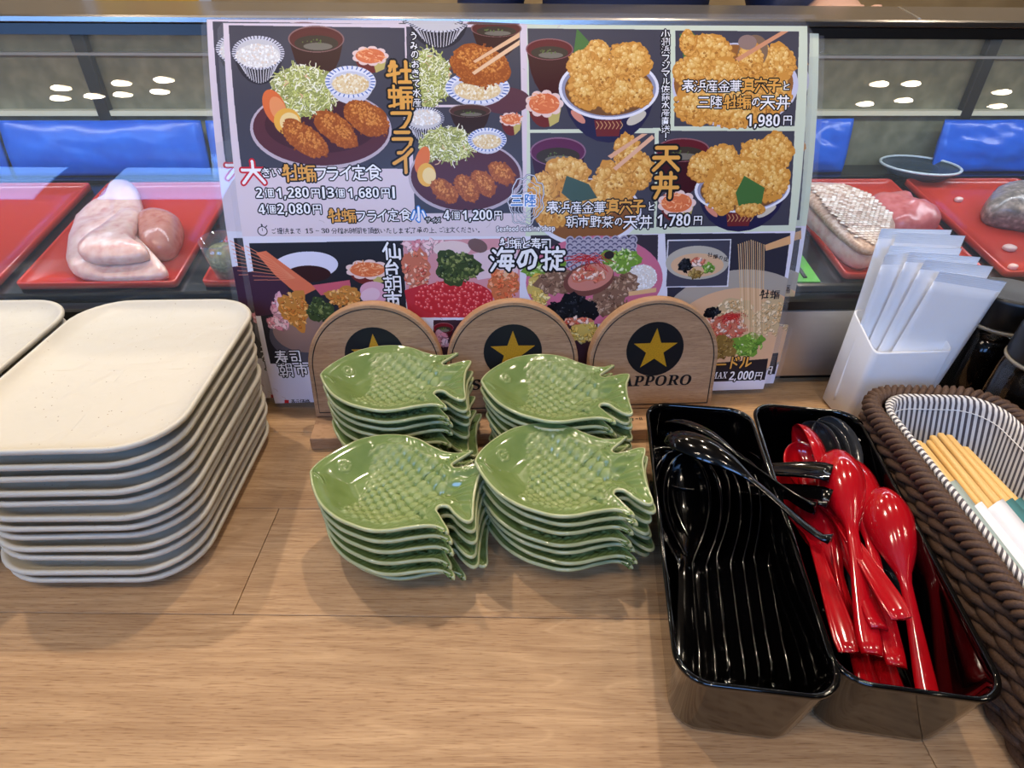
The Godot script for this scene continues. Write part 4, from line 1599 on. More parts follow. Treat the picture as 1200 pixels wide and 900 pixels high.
	for k in packs.size():
		var pk: Array = packs[k]
		var t := thing("cold_pack", pk[2], "cold pack", in_case(pk[0], 0.1310, -0.232), CASE_TURN, "blue cold packs in the display case")
		t.rotation.x = -0.16
		part(t, "pack_body", pillow(pk[1], 0.054, 0.020, 0.0022 if k < 3 else 0.0075, 600 + k), blue)
	# dark bowl with a pale rim, and a dark tub
	var bowl := thing("dark_bowl", "dark bowl with a pale rim at the back of the display case", "bowl", in_case(0.4620, 0.1310, -0.215), CASE_TURN)
	part(bowl, "bowl_wall", lathe([[0.0, 0.0005], [0.028, 0.0005], [0.040, 0.011], [0.0385, 0.0115], [0.027, 0.003], [0.0, 0.003]], 36), mat(Color8(44, 58, 66), 0.25))
	part(bowl, "pale_rim", lathe([[0.0383, 0.0110], [0.0405, 0.0108], [0.0410, 0.0122], [0.0395, 0.0132], [0.0380, 0.0124]], 36, true), mat(Color8(206, 212, 206), 0.3))


func scales(t: Node3D, o: Array, m: Vector2) -> void:
	# overlapping scales too small to pick apart, one mass that follows the skin
	var st := SurfaceTool.new()
	st.begin(Mesh.PRIMITIVE_TRIANGLES)
	var poly2 := PackedVector2Array()
	for p in o:
		poly2.append((Vector2(p[0], p[1]) - m) * 0.93)
	var r := RandomNumberGenerator.new()
	r.seed = 6
	var tones := [Color(0.72, 0.58, 0.46), Color(0.62, 0.44, 0.34), Color(0.80, 0.70, 0.60), Color(0.46, 0.30, 0.22), Color(0.70, 0.54, 0.44)]
	var y := -0.07
	var row := 0
	while y < 0.07:
		var x := -0.045 + (0.0021 if row % 2 else 0.0)
		while x < 0.045:
			if Geometry2D.is_point_in_polygon(Vector2(x, y), poly2):
				var reach := Vector2(x, y).length() / 0.07
				var mid := Vector3(x, 0.0300 - 0.006 * reach * reach, y)
				st.set_color(tones[r.randi() % tones.size()])
				var tip := r.randf_range(0.0, 0.0006)
				for i in 7:
					var a0 := TAU * i / 7
					var a1 := TAU * (i + 1) / 7
					st.add_vertex(mid + Vector3(0, 0.0006, 0))
					st.add_vertex(mid + Vector3(cos(a0) * 0.0025, -0.0006 + tip * sin(a0), sin(a0) * 0.0022))
					st.add_vertex(mid + Vector3(cos(a1) * 0.0025, -0.0006 + tip * sin(a1), sin(a1) * 0.0022))
			x += 0.0042
		y += 0.0033
		row += 1
	st.generate_normals()
	var sm := mat(Color(1, 1, 1), 0.25)
	sm.vertex_color_use_as_albedo = true
	var mm := part(t, "fish_scales", st.commit(), sm)
	mm.set_meta("kind", "stuff")


func pillow(w: float, h: float, th: float, rough: float, seed_: int) -> ArrayMesh:
	var f := FastNoiseLite.new()
	f.seed = seed_
	f.frequency = 22.0
	f.fractal_octaves = 3
	var rows := []
	for j in 17:
		var fy := j / 16.0
		var row := PackedVector3Array()
		var ey := pow(sin(PI * clampf(fy, 0.02, 0.98)), 0.45)
		for s in [1.0, -1.0]:
			for i in 25:
				var fx := (i / 24.0) if s > 0.0 else 1.0 - i / 24.0
				var ex := pow(sin(PI * clampf(fx, 0.01, 0.99)), 0.4)
				var p := Vector3((fx - 0.5) * w, fy * h, s * th * 0.5 * ex * ey)
				var nz := f.get_noise_3d(p.x + seed_, p.y * 1.5, s)
				row.append(p + Vector3(0, nz * rough * (0.5 if fy > 0.5 else 0.0), s * nz * rough * ex * ey))
		rows.append(row)
	return loft(rows, true, true)


# ---------------------------------------------------------------- kitchen side behind the case
func make_kitchen() -> void:
	var t := thing("kitchen_counter", "dark steel work counter on the kitchen side behind the display case", "counter", Vector3(0, -0.9, -1.95))
	part(t, "counter_block", rbox(4.6, 0.84, 0.60, 0.004), mat(Color8(92, 84, 72), 0.4), Vector3(0, 0.42, 0))
	part(t, "counter_top", rbox(4.64, 0.03, 0.64, 0.004), M.steel, Vector3(0, 0.855, 0))
	var p := thing("wall_poster", "yellow poster with red drawings and black brush marks on the kitchen wall", "poster", Vector3(-1.20, 0.42, -2.297))
	part(p, "poster_sheet", rbox(0.34, 0.44, 0.002, 0.0004), mat(Color8(222, 172, 44), 0.6))
	part(p, "white_margin", rbox(0.42, 0.46, 0.0015, 0.0004), mat(Color8(196, 196, 200), 0.6), Vector3(0.0, 0, -0.001))
	var ink := mat(Color8(60, 50, 30), 0.6)
	for k in 4:
		var a := part(p, "brush_mark", prism(PackedVector2Array([Vector2(-0.02, 0.012), Vector2(0.012, 0.02), Vector2(0.018, 0.004), Vector2(0.0, -0.002), Vector2(0.016, -0.02), Vector2(0.004, -0.022), Vector2(-0.012, -0.004)]), 0.0006), ink, Vector3(-0.06 + 0.045 * k, -0.06 - 0.03 * k, 0.0014))
		a.rotation.z = k * 0.7
	for k in 2:
		part(p, "red_drawing", prism(PackedVector2Array([Vector2(-0.05, 0.0), Vector2(-0.02, 0.025), Vector2(0.03, 0.02), Vector2(0.055, 0.0), Vector2(0.02, -0.02), Vector2(-0.03, -0.018)]), 0.0006), mat(Color8(190, 70, 50), 0.6), Vector3(-0.02 + 0.10 * k, 0.08 - 0.12 * k, 0.0014))


# ---------------------------------------------------------------- a person in a navy jacket who stands behind the case
func make_person() -> void:
	var skin := Color(0.52, 0.30, 0.21)
	var navy := Color(0.016, 0.026, 0.070)
	var dark := Color(0.020, 0.020, 0.024)
	var white := Color(0.70, 0.70, 0.72)
	var c := Vector3(0.17, 0.0, -1.12)
	# [from, radius, to, radius, colour] relative to c
	var b := [
		[Vector3(0, 0.02, 0), 0.135, Vector3(0, 0.20, 0.01), 0.125, navy], [Vector3(0, 0.20, 0.01), 0.125, Vector3(0, 0.40, 0), 0.135, navy],
		[Vector3(-0.10, 0.44, 0), 0.075, Vector3(0.10, 0.44, 0), 0.075, navy], [Vector3(0, 0.46, 0), 0.058, Vector3(0, 0.56, 0.01), 0.052, skin],
		[Vector3(0, 0.65, 0.03), 0.088, Vector3(0, 0.70, 0.015), 0.092, skin], [Vector3(0, 0.60, 0.055), 0.045, Vector3(0, 0.62, 0.05), 0.060, skin],
		[Vector3(0, 0.645, 0.115), 0.012, Vector3(0, 0.665, 0.108), 0.010, skin], [Vector3(-0.086, 0.645, 0.02), 0.018, Vector3(-0.088, 0.665, 0.015), 0.018, skin], [Vector3(0.086, 0.645, 0.02), 0.018, Vector3(0.088, 0.665, 0.015), 0.018, skin],
		[Vector3(0, 0.735, 0.01), 0.088, Vector3(0, 0.745, -0.005), 0.090, white], [Vector3(0, 0.69, -0.03), 0.085, Vector3(0, 0.66, -0.03), 0.080, dark],
		[Vector3(-0.032, 0.668, 0.108), 0.008, Vector3(-0.026, 0.668, 0.110), 0.008, dark], [Vector3(0.032, 0.668, 0.108), 0.008, Vector3(0.026, 0.668, 0.110), 0.008, dark], [Vector3(-0.02, 0.610, 0.108), 0.006, Vector3(0.02, 0.610, 0.108), 0.006, Color(0.30, 0.10, 0.08)],
		[Vector3(-0.085, 0.0, 0), 0.100, Vector3(-0.09, -0.42, 0.01), 0.062, dark], [Vector3(-0.09, -0.42, 0.01), 0.060, Vector3(-0.09, -0.80, -0.01), 0.045, dark], [Vector3(-0.09, -0.86, -0.02), 0.036, Vector3(-0.10, -0.868, 0.13), 0.032, dark],
		[Vector3(0.085, 0.0, 0), 0.100, Vector3(0.09, -0.42, 0.01), 0.062, dark], [Vector3(0.09, -0.42, 0.01), 0.060, Vector3(0.09, -0.80, -0.01), 0.045, dark], [Vector3(0.09, -0.86, -0.02), 0.036, Vector3(0.10, -0.868, 0.13), 0.032, dark],
		[Vector3(-0.185, 0.43, 0), 0.060, Vector3(-0.225, 0.18, 0.0), 0.048, navy], [Vector3(-0.225, 0.18, 0.0), 0.047, Vector3(-0.13, 0.17, 0.20), 0.036, navy], [Vector3(-0.13, 0.17, 0.20), 0.026, Vector3(-0.10, 0.165, 0.25), 0.026, skin],
		[Vector3(0.185, 0.43, 0), 0.060, Vector3(0.260, 0.235, 0.02), 0.048, navy], [Vector3(0.260, 0.235, 0.02), 0.047, Vector3(0.235, 0.275, 0.20), 0.036, navy], [Vector3(0.235, 0.275, 0.20), 0.026, Vector3(0.225, 0.272, 0.25), 0.028, skin]]
	for s in [[-0.10, 0.165, 0.25], [0.225, 0.272, 0.25]]:
		for k in 4:
			var o := Vector3(float(s[0]) + (k - 1.5) * 0.018, float(s[1]) + 0.004, float(s[2]) + 0.022)
			var l := 0.030 - 0.004 * absf(k - 1.4)
			b.append([o, 0.0095, o + Vector3(0, 0.002, l), 0.009, skin])
			b.append([o + Vector3(0, 0.002, l), 0.009, o + Vector3(0, -0.020, l + 0.022), 0.008, skin])
		var side := 1.0 if float(s[0]) < 0.0 else -1.0
		var th := Vector3(float(s[0]) + side * 0.026, float(s[1]), float(s[2]))
		b.append([th, 0.011, th + Vector3(side * 0.018, -0.006, 0.030), 0.009, skin])
		b.append([th + Vector3(side * 0.018, -0.006, 0.030), 0.009, th + Vector3(side * 0.012, -0.016, 0.052), 0.008, skin])
	var m := mat(Color(1, 1, 1), 0.7)
	m.vertex_color_use_as_albedo = true
	var t := thing("person", "person in a navy jacket and white cap standing behind the display case", "person", c)
	part(t, "body", figure(b, 0.011), m)


# tapered capsules joined smoothly and meshed as surface nets
func figure(bones: Array, cell: float) -> ArrayMesh:
	var field := {}
	var owner_ := {}
	for bone in bones:
		var a: Vector3 = bone[0]
		var d: Vector3 = bone[2]
		var ra: float = bone[1]
		var rd: float = bone[3]
		var pad := maxf(ra, rd) + cell * 3.0
		var lo := a.min(d) - Vector3.ONE * pad
		var hi := a.max(d) + Vector3.ONE * pad
		var ab := d - a
		var len2 := maxf(ab.length_squared(), 1e-9)
		var soft := minf(0.020, minf(ra, rd) * 0.5)
		for z in range(int(floor(lo.z / cell)), int(ceil(hi.z / cell)) + 1):
			for y in range(int(floor(lo.y / cell)), int(ceil(hi.y / cell)) + 1):
				for x in range(int(floor(lo.x / cell)), int(ceil(hi.x / cell)) + 1):
					var p := Vector3(x, y, z) * cell
					var k := clampf((p - a).dot(ab) / len2, 0.0, 1.0)
					var v := p.distance_to(a + ab * k) - lerpf(ra, rd, k)
					if v > cell * 3.0:
						continue
					var key := Vector3i(x, y, z)
					if field.has(key):
						var o: float = field[key]
						if v < o:
							owner_[key] = bone[4]
						var h := clampf(0.5 + 0.5 * (o - v) / soft, 0.0, 1.0)
						field[key] = lerpf(o, v, h) - soft * h * (1.0 - h)
					else:
						field[key] = v
						owner_[key] = bone[4]
	var far := cell * 3.0
	var index := {}
	var st := SurfaceTool.new()
	st.begin(Mesh.PRIMITIVE_TRIANGLES)
	var corners := [Vector3i(0, 0, 0), Vector3i(1, 0, 0), Vector3i(0, 1, 0), Vector3i(1, 1, 0), Vector3i(0, 0, 1), Vector3i(1, 0, 1), Vector3i(0, 1, 1), Vector3i(1, 1, 1)]
	var edges := [[0, 1], [2, 3], [4, 5], [6, 7], [0, 2], [1, 3], [4, 6], [5, 7], [0, 4], [1, 5], [2, 6], [3, 7]]
	var n := 0
	for key: Vector3i in field.keys():
		var vals := []
		var neg := 0
		for q: Vector3i in corners:
			var v: float = field.get(key + q, far)
			vals.append(v)
			if v < 0.0:
				neg += 1
		if neg == 0 or neg == 8:
			continue
		var sum := Vector3.ZERO
		var cnt := 0
		for e in edges:
			var va: float = vals[e[0]]
			var vb: float = vals[e[1]]
			if (va < 0.0) != (vb < 0.0):
				sum += Vector3(corners[e[0]]).lerp(Vector3(corners[e[1]]), va / (va - vb))
				cnt += 1
		st.set_color(owner_[key])
		st.add_vertex((Vector3(key) + sum / cnt) * cell)
		index[key] = n
		n += 1
	var axes := [[Vector3i(1, 0, 0), Vector3i(0, 1, 0), Vector3i(0, 0, 1)], [Vector3i(0, 1, 0), Vector3i(0, 0, 1), Vector3i(1, 0, 0)], [Vector3i(0, 0, 1), Vector3i(1, 0, 0), Vector3i(0, 1, 0)]]
	for key: Vector3i in field.keys():
		var v0: float = field[key]
		for ax in axes:
			var v1: float = field.get(key + (ax[0] as Vector3i), far)
			if (v0 < 0.0) == (v1 < 0.0):
				continue
			var u: Vector3i = ax[1]
			var w: Vector3i = ax[2]
			var quad := [key, key - u, key - u - w, key - w]
			var ok := true
			for q in quad:
				ok = ok and index.has(q)
			if not ok:
				continue
			var i := [index[quad[0]], index[quad[1]], index[quad[2]], index[quad[3]]]
			if v0 < 0.0:
				i.reverse()
			for q in [0, 1, 2, 0, 2, 3]:
				st.add_index(i[q])
	st.generate_normals()
	return st.commit()


# ---------------------------------------------------------------- the menu's print, painted flat in the sheet's own layout (2048 x 1388 dots)
var im: Image
var pen := RandomNumberGenerator.new()


func menu_print() -> ImageTexture:
	pen.seed = 7
	im = Image.create(2048, 1388, false, Image.FORMAT_RGB8)
	im.fill(Color8(232, 228, 234))
	print_menu()
	return ImageTexture.create_from_image(im)


func poly(f: Array, col: Color) -> void:
	var n := f.size() / 2
	var y0 := 1e9
	var y1 := -1e9
	for i in n:
		y0 = minf(y0, f[i * 2 + 1])
		y1 = maxf(y1, f[i * 2 + 1])
	for y in range(maxi(0, int(floor(y0))), mini(im.get_height() - 1, int(ceil(y1))) + 1):
		var xs := []
		var yy := y + 0.5
		for i in n:
			var j := (i + 1) % n
			var ay: float = f[i * 2 + 1]
			var by: float = f[j * 2 + 1]
			if (ay <= yy) != (by <= yy):
				xs.append(f[i * 2] + (yy - ay) / (by - ay) * (f[j * 2] - f[i * 2]))
		xs.sort()
		for k in range(0, xs.size() - 1, 2):
			var a := roundi(xs[k])
			var w := roundi(xs[k + 1]) - a
			if w > 0:
				im.fill_rect(Rect2i(a, y, w, 1), col)


func oval_pts(cx: float, cy: float, rx: float, ry: float, deg: float, a0 := 0.0, a1 := 360.0) -> Array:
	var f := []
	var n := clampi(int((rx + ry) * 0.5), 8, 48)
	for i in n:
		var a := deg_to_rad(lerpf(a0, a1, float(i) / (n if a1 - a0 >= 360.0 else n - 1)))
		var p := Vector2(cos(a) * rx, sin(a) * ry).rotated(deg_to_rad(deg))
		f.append(cx + p.x)
		f.append(cy + p.y)
	return f


func oval(cx: float, cy: float, rx: float, ry: float, deg: float, col: Color) -> void:
	poly(oval_pts(cx, cy, rx, ry, deg), col)


func dot(x: float, y: float, r: float, col: Color) -> void:
	var n := int(ceil(r))
	for j in range(-n, n + 1):
		var w := sqrt(maxf(0.0, r * r - j * j))
		if w >= 0.5:
			im.fill_rect(Rect2i(int(x - w), int(y) + j, int(w * 2.0), 1), col)


func stroke(f: Array, w: float, col: Color) -> void:
	var n := f.size() / 2
	for i in n - 1:
		var a := Vector2(f[i * 2], f[i * 2 + 1])
		var b := Vector2(f[i * 2 + 2], f[i * 2 + 3])
		var s := (b - a).normalized().orthogonal() * w * 0.5
		poly([a.x + s.x, a.y + s.y, b.x + s.x, b.y + s.y, b.x - s.x, b.y - s.y, a.x - s.x, a.y - s.y], col)
	if w >= 3.0:
		for i in n:
			dot(f[i * 2], f[i * 2 + 1], w * 0.5, col)


func inside(cx: float, cy: float, rx: float, ry: float, deg: float) -> Vector2:
	var a := pen.randf() * TAU
	var r := sqrt(pen.randf())
	return Vector2(cx, cy) + Vector2(cos(a) * rx * r, sin(a) * ry * r).rotated(deg_to_rad(deg))


func speckle(cx: float, cy: float, rx: float, ry: float, deg: float, n: int, lo: float, hi: float, cols: Array) -> void:
	for i in n:
		var p := inside(cx, cy, rx, ry, deg)
		dot(p.x, p.y, pen.randf_range(lo, hi), cols[pen.randi() % cols.size()])


func fibres() -> void:
	for i in 90:
		var p := Vector2(pen.randf() * 2048.0, pen.randf() * 1388.0)
		var q := p + Vector2(pen.randf_range(-26, 26), pen.randf_range(-20, 20))
		stroke([p.x, p.y, (p.x + q.x) * 0.5 + 5.0, (p.y + q.y) * 0.5, q.x, q.y], 2, Color8(198, 180, 186))


func blob(cx: float, cy: float, rx: float, ry: float, deg: float, col: Color, rough := 0.14) -> void:
	var f := []
	var n := clampi(int((rx + ry) * 0.4), 7, 40)
	var a1 := pen.randf() * TAU
	var a2 := pen.randf() * TAU
	for i in n:
		var a := TAU * i / n
		var k := 1.0 + rough * (0.6 * sin(a * 3.0 + a1) + 0.5 * sin(a * 5.0 + a2) + pen.randf_range(-0.5, 0.5))
		var p := Vector2(cos(a) * rx * k, sin(a) * ry * k).rotated(deg_to_rad(deg))
		f.append(cx + p.x)
		f.append(cy + p.y)
	poly(f, col)


# a heap of small rounded crumbs or batter drops, each a little lighter towards its upper side
func crumbs(cx: float, cy: float, rx: float, ry: float, deg: float, n: int, lo: float, hi: float, dark: Color, mid: Color, pale: Color) -> void:
	for i in n:
		var p := inside(cx, cy, rx, ry, deg)
		var r := lerpf(lo, hi, pow(pen.randf(), 1.6))
		var t := pen.randf()
		var turn := pen.randf() * 180.0
		var lng := pen.randf_range(1.0, 1.7)
		blob(p.x + 0.8, p.y + 1.2, r * lng, r, turn, dark.lerp(mid, 0.45 + 0.4 * t), 0.25)
		blob(p.x, p.y, r * lng * 0.82, r * 0.78, turn, mid.lerp(pale, 0.4 * t), 0.25)
		if t > 0.45:
			dot(p.x - r * 0.2, p.y - r * 0.3, r * 0.36, mid.lerp(pale, 0.5 + 0.5 * t))


func fry(cx: float, cy: float, rx: float, ry: float, deg: float) -> void:
	var dark := Color8(112, 52, 22)
	var mid := Color8(186, 100, 40)
	crumbs(cx, cy, rx * 1.03, ry * 1.05, deg, 50, 3.0, 5.0, dark, dark.lerp(mid, 0.4), mid)
	blob(cx, cy, rx * 0.97, ry * 0.97, deg, Color8(160, 82, 32), 0.07)
	crumbs(cx, cy, rx * 0.96, ry * 0.96, deg, int(rx * ry * 0.05), 2.5, 5.0, Color8(140, 68, 28), Color8(180, 96, 38), Color8(214, 134, 62))
	crumbs(cx, cy - ry * 0.25, rx * 0.72, ry * 0.55, deg, int(rx * ry * 0.02), 2.5, 4.5, Color8(186, 104, 42), Color8(214, 134, 60), Color8(240, 176, 104))


func tempura(cx: float, cy: float, rx: float, ry: float, deg: float) -> void:
	var dark := Color8(168, 100, 38)
	var mid := Color8(222, 158, 72)
	var pale := Color8(248, 208, 134)
	for i in 22:
		var a := TAU * i / 22.0
		var r := pen.randf_range(5, 11)
		dot(cx + cos(a) * rx * 0.95, cy + sin(a) * ry * 0.95 + 2, r, dark.lerp(mid, 0.35))
		dot(cx + cos(a) * rx * 0.95, cy + sin(a) * ry * 0.95, r * 0.85, mid.lerp(pale, pen.randf() * 0.5))
	blob(cx, cy, rx, ry, deg, Color8(214, 148, 64), 0.16)
	crumbs(cx, cy, rx * 0.95, ry * 0.95, deg, int(rx * ry * 0.014) + 12, 4.0, 14.0, dark, mid, pale)
	crumbs(cx, cy - ry * 0.25, rx * 0.75, ry * 0.6, deg, int(rx * ry * 0.006) + 6, 4.0, 11.0, Color8(206, 144, 62), Color8(238, 186, 100), Color8(252, 226, 166))
	crumbs(cx, cy + ry * 0.4, rx * 0.7, ry * 0.45, deg, 6, 3.0, 5.0, Color8(140, 84, 36), Color8(176, 112, 46), mid)


func strands(cx: float, cy: float, rx: float, ry: float, deg: float, n: int) -> void:
	blob(cx, cy, rx * 0.95, ry * 0.95, deg, Color8(168, 170, 100), 0.12)
	var cols := [Color8(214, 214, 140), Color8(236, 234, 190), Color8(190, 196, 104), Color8(248, 246, 226), Color8(150, 158, 84), Color8(226, 184, 140)]
	for i in n * 4:
		var p := inside(cx, cy, rx, ry, deg)
		var a := pen.randf() * TAU
		var l := pen.randf_range(8, 24)
		var q := p + Vector2(cos(a), sin(a)) * l
		var m := (p + q) * 0.5 + Vector2(-sin(a), cos(a)) * pen.randf_range(-7, 7)
		if i % 2 == 0:
			stroke([p.x + 1, p.y + 3, m.x + 1, m.y + 3, q.x + 1, q.y + 3], 3, Color8(134, 138, 74))
		stroke([p.x, p.y, m.x, m.y, q.x, q.y], pen.randf_range(2, 4.5), cols[pen.randi() % (5 if i % 9 else 6)])


func rice(cx: float, cy: float, rx: float, ry: float, deg: float) -> void:
	oval(cx, cy, rx, ry, deg, Color8(228, 222, 216))
	speckle(cx, cy, rx * 1.02, ry * 1.02, deg, int(rx * ry * 0.08), 2, 4.2, [Color8(248, 246, 244), Color8(238, 234, 230), Color8(220, 212, 206), Color8(252, 250, 250), Color8(232, 214, 196)])


func bowl_body(cx: float, cy: float, rx: float, ry: float, deep: float, col: Color) -> void:
	var f := oval_pts(cx, cy, rx, ry, 0.0, 180.0, 0.0)
	f = [cx - rx, cy]
	for i in 13:
		var t := i / 12.0
		var a := PI - PI * t
		f.append(cx + cos(a) * rx * (0.97 if i in [0, 12] else 0.92))
		f.append(cy + sin(a) * (ry * 0.6 + deep))
	f.append(cx + rx)
	f.append(cy)
	poly(f, col)


func striped_bowl(cx: float, cy: float, rx: float, ry: float, _deg: float, deep: float) -> void:
	var dd := deep * 3.0
	bowl_body(cx, cy, rx, ry, dd, Color8(44, 42, 52))
	for i in 26:
		var a := PI * (i + 0.5) / 26.0
		var x0 := cx + cos(a) * rx * 0.99
		var x1 := cx + cos(a) * rx * 0.74
		stroke([x0, cy + sin(a) * ry * 0.9, lerpf(x0, x1, 0.55), cy + sin(a) * (ry * 0.6 + dd * 0.55), x1, cy + sin(a) * (ry * 0.6 + dd) - 6.0], 3, Color8(206, 202, 210))
	oval(cx, cy, rx, ry, 0, Color8(212, 210, 220))
	for i in 44:
		var a := TAU * i / 44.0
		stroke([cx + cos(a) * rx * 0.99, cy + sin(a) * ry * 0.99, cx + cos(a) * rx * 0.86, cy + sin(a) * ry * 0.84], 3, Color8(50, 48, 62))
	oval(cx, cy + 2, rx * 0.85, ry * 0.82, 0, Color8(206, 202, 204))


func soup(cx: float, cy: float, rx: float, ry: float, _deg: float, deep: float, col: Color) -> void:
	bowl_body(cx, cy, rx, ry, deep * 3.0, col.darkened(0.35))
	oval(cx, cy, rx, ry, 0, col.lightened(0.30))
	oval(cx, cy + 1, rx * 0.95, ry * 0.92, 0, col)
	oval(cx, cy + ry * 0.32, rx * 0.78, ry * 0.60, 0, Color8(62, 50, 40))
	oval(cx + rx * 0.05, cy + ry * 0.55, rx * 0.52, ry * 0.28, 0, Color8(120, 112, 100))
	speckle(cx - rx * 0.1, cy + ry * 0.22, rx * 0.4, ry * 0.18, 0, 10, 1.5, 3.5, [Color8(96, 112, 58)])


func pickle(cx: float, cy: float, rx: float, ry: float, _deg: float, deep: float) -> void:
	bowl_body(cx, cy, rx, ry, deep * 3.0, Color8(112, 40, 38))
	poly([cx + rx * 0.2, cy + ry, cx + rx, cy, cx + rx * 0.8, cy + ry + deep, cx + rx * 0.3, cy + ry * 0.6 + deep * 2.9], Color8(196, 178, 104))
	for i in 9:
		var a := TAU * i / 9.0
		oval(cx + cos(a) * rx * 0.8, cy + sin(a) * ry * 0.75, rx * 0.3, ry * 0.35, 0, Color8(238, 206, 198))
	oval(cx, cy, rx * 0.86, ry * 0.8, 0, Color8(226, 120, 74))
	for i in int(rx * 0.7):
		var p := inside(cx, cy - ry * 0.1, rx * 0.8, ry * 0.75, 0)
		var a := pen.randf() * TAU
		stroke([p.x, p.y, p.x + cos(a) * 14, p.y + sin(a) * 8], 4, [Color8(240, 150, 96), Color8(222, 108, 62), Color8(250, 186, 140)][i % 3])


func sauce_bowl(cx: float, cy: float, rx: float, ry: float, _deg: float, deep: float) -> void:
	bowl_body(cx, cy, rx, ry, deep * 3.0, Color8(214, 212, 226))
	oval(cx, cy, rx, ry, 0, Color8(232, 232, 242))
	for i in 30:
		var a := TAU * i / 30.0
		stroke([cx + cos(a) * rx * 0.97, cy + sin(a) * ry * 0.97, cx + cos(a) * rx * 0.82, cy + sin(a) * ry * 0.80], 4, Color8(88, 112, 178))
	oval(cx, cy + ry * 0.08, rx * 0.80, ry * 0.74, 0, Color8(206, 206, 222))
	oval(cx, cy + ry * 0.16, rx * 0.72, ry * 0.62, 0, Color8(232, 206, 158))
	speckle(cx, cy + ry * 0.12, rx * 0.7, ry * 0.58, 0, int(rx * ry * 0.05), 2, 5, [Color8(246, 230, 196), Color8(236, 212, 164), Color8(252, 244, 226), Color8(222, 188, 132)])


func deep_bowl(cx: float, cy: float, rx: float, ry: float, _deg: float, deep: float) -> void:
	bowl_body(cx, cy, rx, ry, deep * 3.0, Color8(40, 36, 70))
	poly([cx - rx * 0.3, cy + ry, cx + rx * 0.25, cy + ry, cx + rx * 0.2, cy + ry + deep * 1.4, cx - rx * 0.25, cy + ry + deep * 1.4], Color8(112, 40, 44))
	for i in 7:
		var x := cx - rx * 0.25 + i * rx * 0.08
		stroke([x, cy + ry + 6, x + 8, cy + ry + 18, x, cy + ry + 30], 3, Color8(206, 160, 110))
	oval(cx + rx * 0.55, cy + ry * 0.95, rx * 0.22, ry * 0.16, -30, Color8(206, 196, 180))
	oval(cx - rx * 0.62, cy + ry * 0.9, rx * 0.18, ry * 0.12, 40, Color8(214, 140, 120))
	oval(cx, cy, rx, ry, 0, Color8(234, 232, 242))
	oval(cx, cy, rx * 0.94, ry * 0.91, 0, Color8(150, 150, 176))
	oval(cx, cy + 3, rx * 0.88, ry * 0.84, 0, Color8(120, 80, 48))


func lumps(cx: float, cy: float, rx: float, ry: float, deg: float, kind: String) -> void:
	var sets := {
		"pink": [Color8(236, 172, 182), Color8(222, 140, 152), Color8(246, 208, 212)],
		"uni": [Color8(226, 150, 70), Color8(206, 122, 52), Color8(242, 182, 106)],
		"wakame": [Color8(70, 86, 48), Color8(98, 112, 60), Color8(52, 66, 42), Color8(136, 146, 84)],
		"shrimp": [Color8(232, 132, 104), Color8(246, 190, 166), Color8(214, 96, 78), Color8(250, 222, 208)],
		"salmon": [Color8(238, 132, 84), Color8(246, 168, 124), Color8(226, 108, 66)],
		"green": [Color8(132, 176, 66), Color8(170, 204, 96), Color8(98, 146, 52), Color8(222, 234, 180)],
		"egg": [Color8(236, 206, 110), Color8(248, 228, 156), Color8(222, 184, 84)],
		"mince": [Color8(150, 112, 90), Color8(184, 146, 118), Color8(122, 88, 70), Color8(206, 172, 146)],
		"nori": [Color8(24, 26, 32), Color8(44, 46, 54), Color8(14, 14, 18)],
		"noodle": [Color8(236, 200, 150), Color8(222, 178, 122), Color8(248, 222, 180)],
		"mustard": [Color8(164, 130, 66), Color8(188, 156, 88), Color8(136, 104, 52)]}
	var cols: Array = sets[kind]
	blob(cx, cy, rx, ry, deg, cols[0].darkened(0.12), 0.22)
	for i in int(rx * ry * 0.012) + 14:
		var p := inside(cx, cy, rx * 0.95, ry * 0.95, deg)
		var r := pen.randf_range(3.0, 9.0 if kind != "pink" else 14.0)
		var c: Color = cols[pen.randi() % cols.size()]
		var turn := pen.randf() * 180.0
		blob(p.x + 1, p.y + 2, r * 1.5, r * 0.8, turn, c.darkened(0.3), 0.3)
		blob(p.x, p.y, r * 1.35, r * 0.68, turn, c, 0.3)
		if i % 3 == 0:
			dot(p.x - 1, p.y - 1, 1.6, c.lightened(0.45))


func roe(cx: float, cy: float, rx: float, ry: float, deg: float) -> void:
	oval(cx, cy, rx, ry, deg, Color8(196, 44, 52))
	for i in int(rx * ry * 0.016):
		var p := inside(cx, cy, rx, ry, deg)
		dot(p.x, p.y, 7.0, Color8(206, 50, 58))
		dot(p.x - 1, p.y - 1, 5.0, Color8(232, 88, 88))
		dot(p.x - 2, p.y - 3, 2.0, Color8(252, 196, 190))


func scallops(x0: int, y0: int, x1: int, y1: int) -> void:
	var r := 17
	var row := 0
	for y in range(y0, y1, 11):
		for x in range(x0 + (r if row % 2 else 0), x1, r * 2):
			for q in [r, r - 5, r - 10]:
				oval(x, y, q, q, 0, Color8(178, 170, 186) if q != r - 5 else Color8(92, 86, 116))
		row += 1


func threads(cx: int, cy: int, reach: int) -> void:
	for i in 34:
		var a := pen.randf_range(-0.6, PI + 0.6)
		var l := reach * pen.randf_range(0.35, 1.0)
		var q := Vector2(cx, cy) + Vector2(cos(a) * l, sin(a) * l * 0.55)
		stroke([cx + pen.randf_range(-24, 24), cy + pen.randf_range(-12, 12), (cx + q.x) * 0.5 + pen.randf_range(-18, 18), (cy + q.y) * 0.5 - pen.randf_range(0, 24), q.x, q.y], 2, [Color8(168, 26, 34), Color8(206, 52, 48)][i % 2])


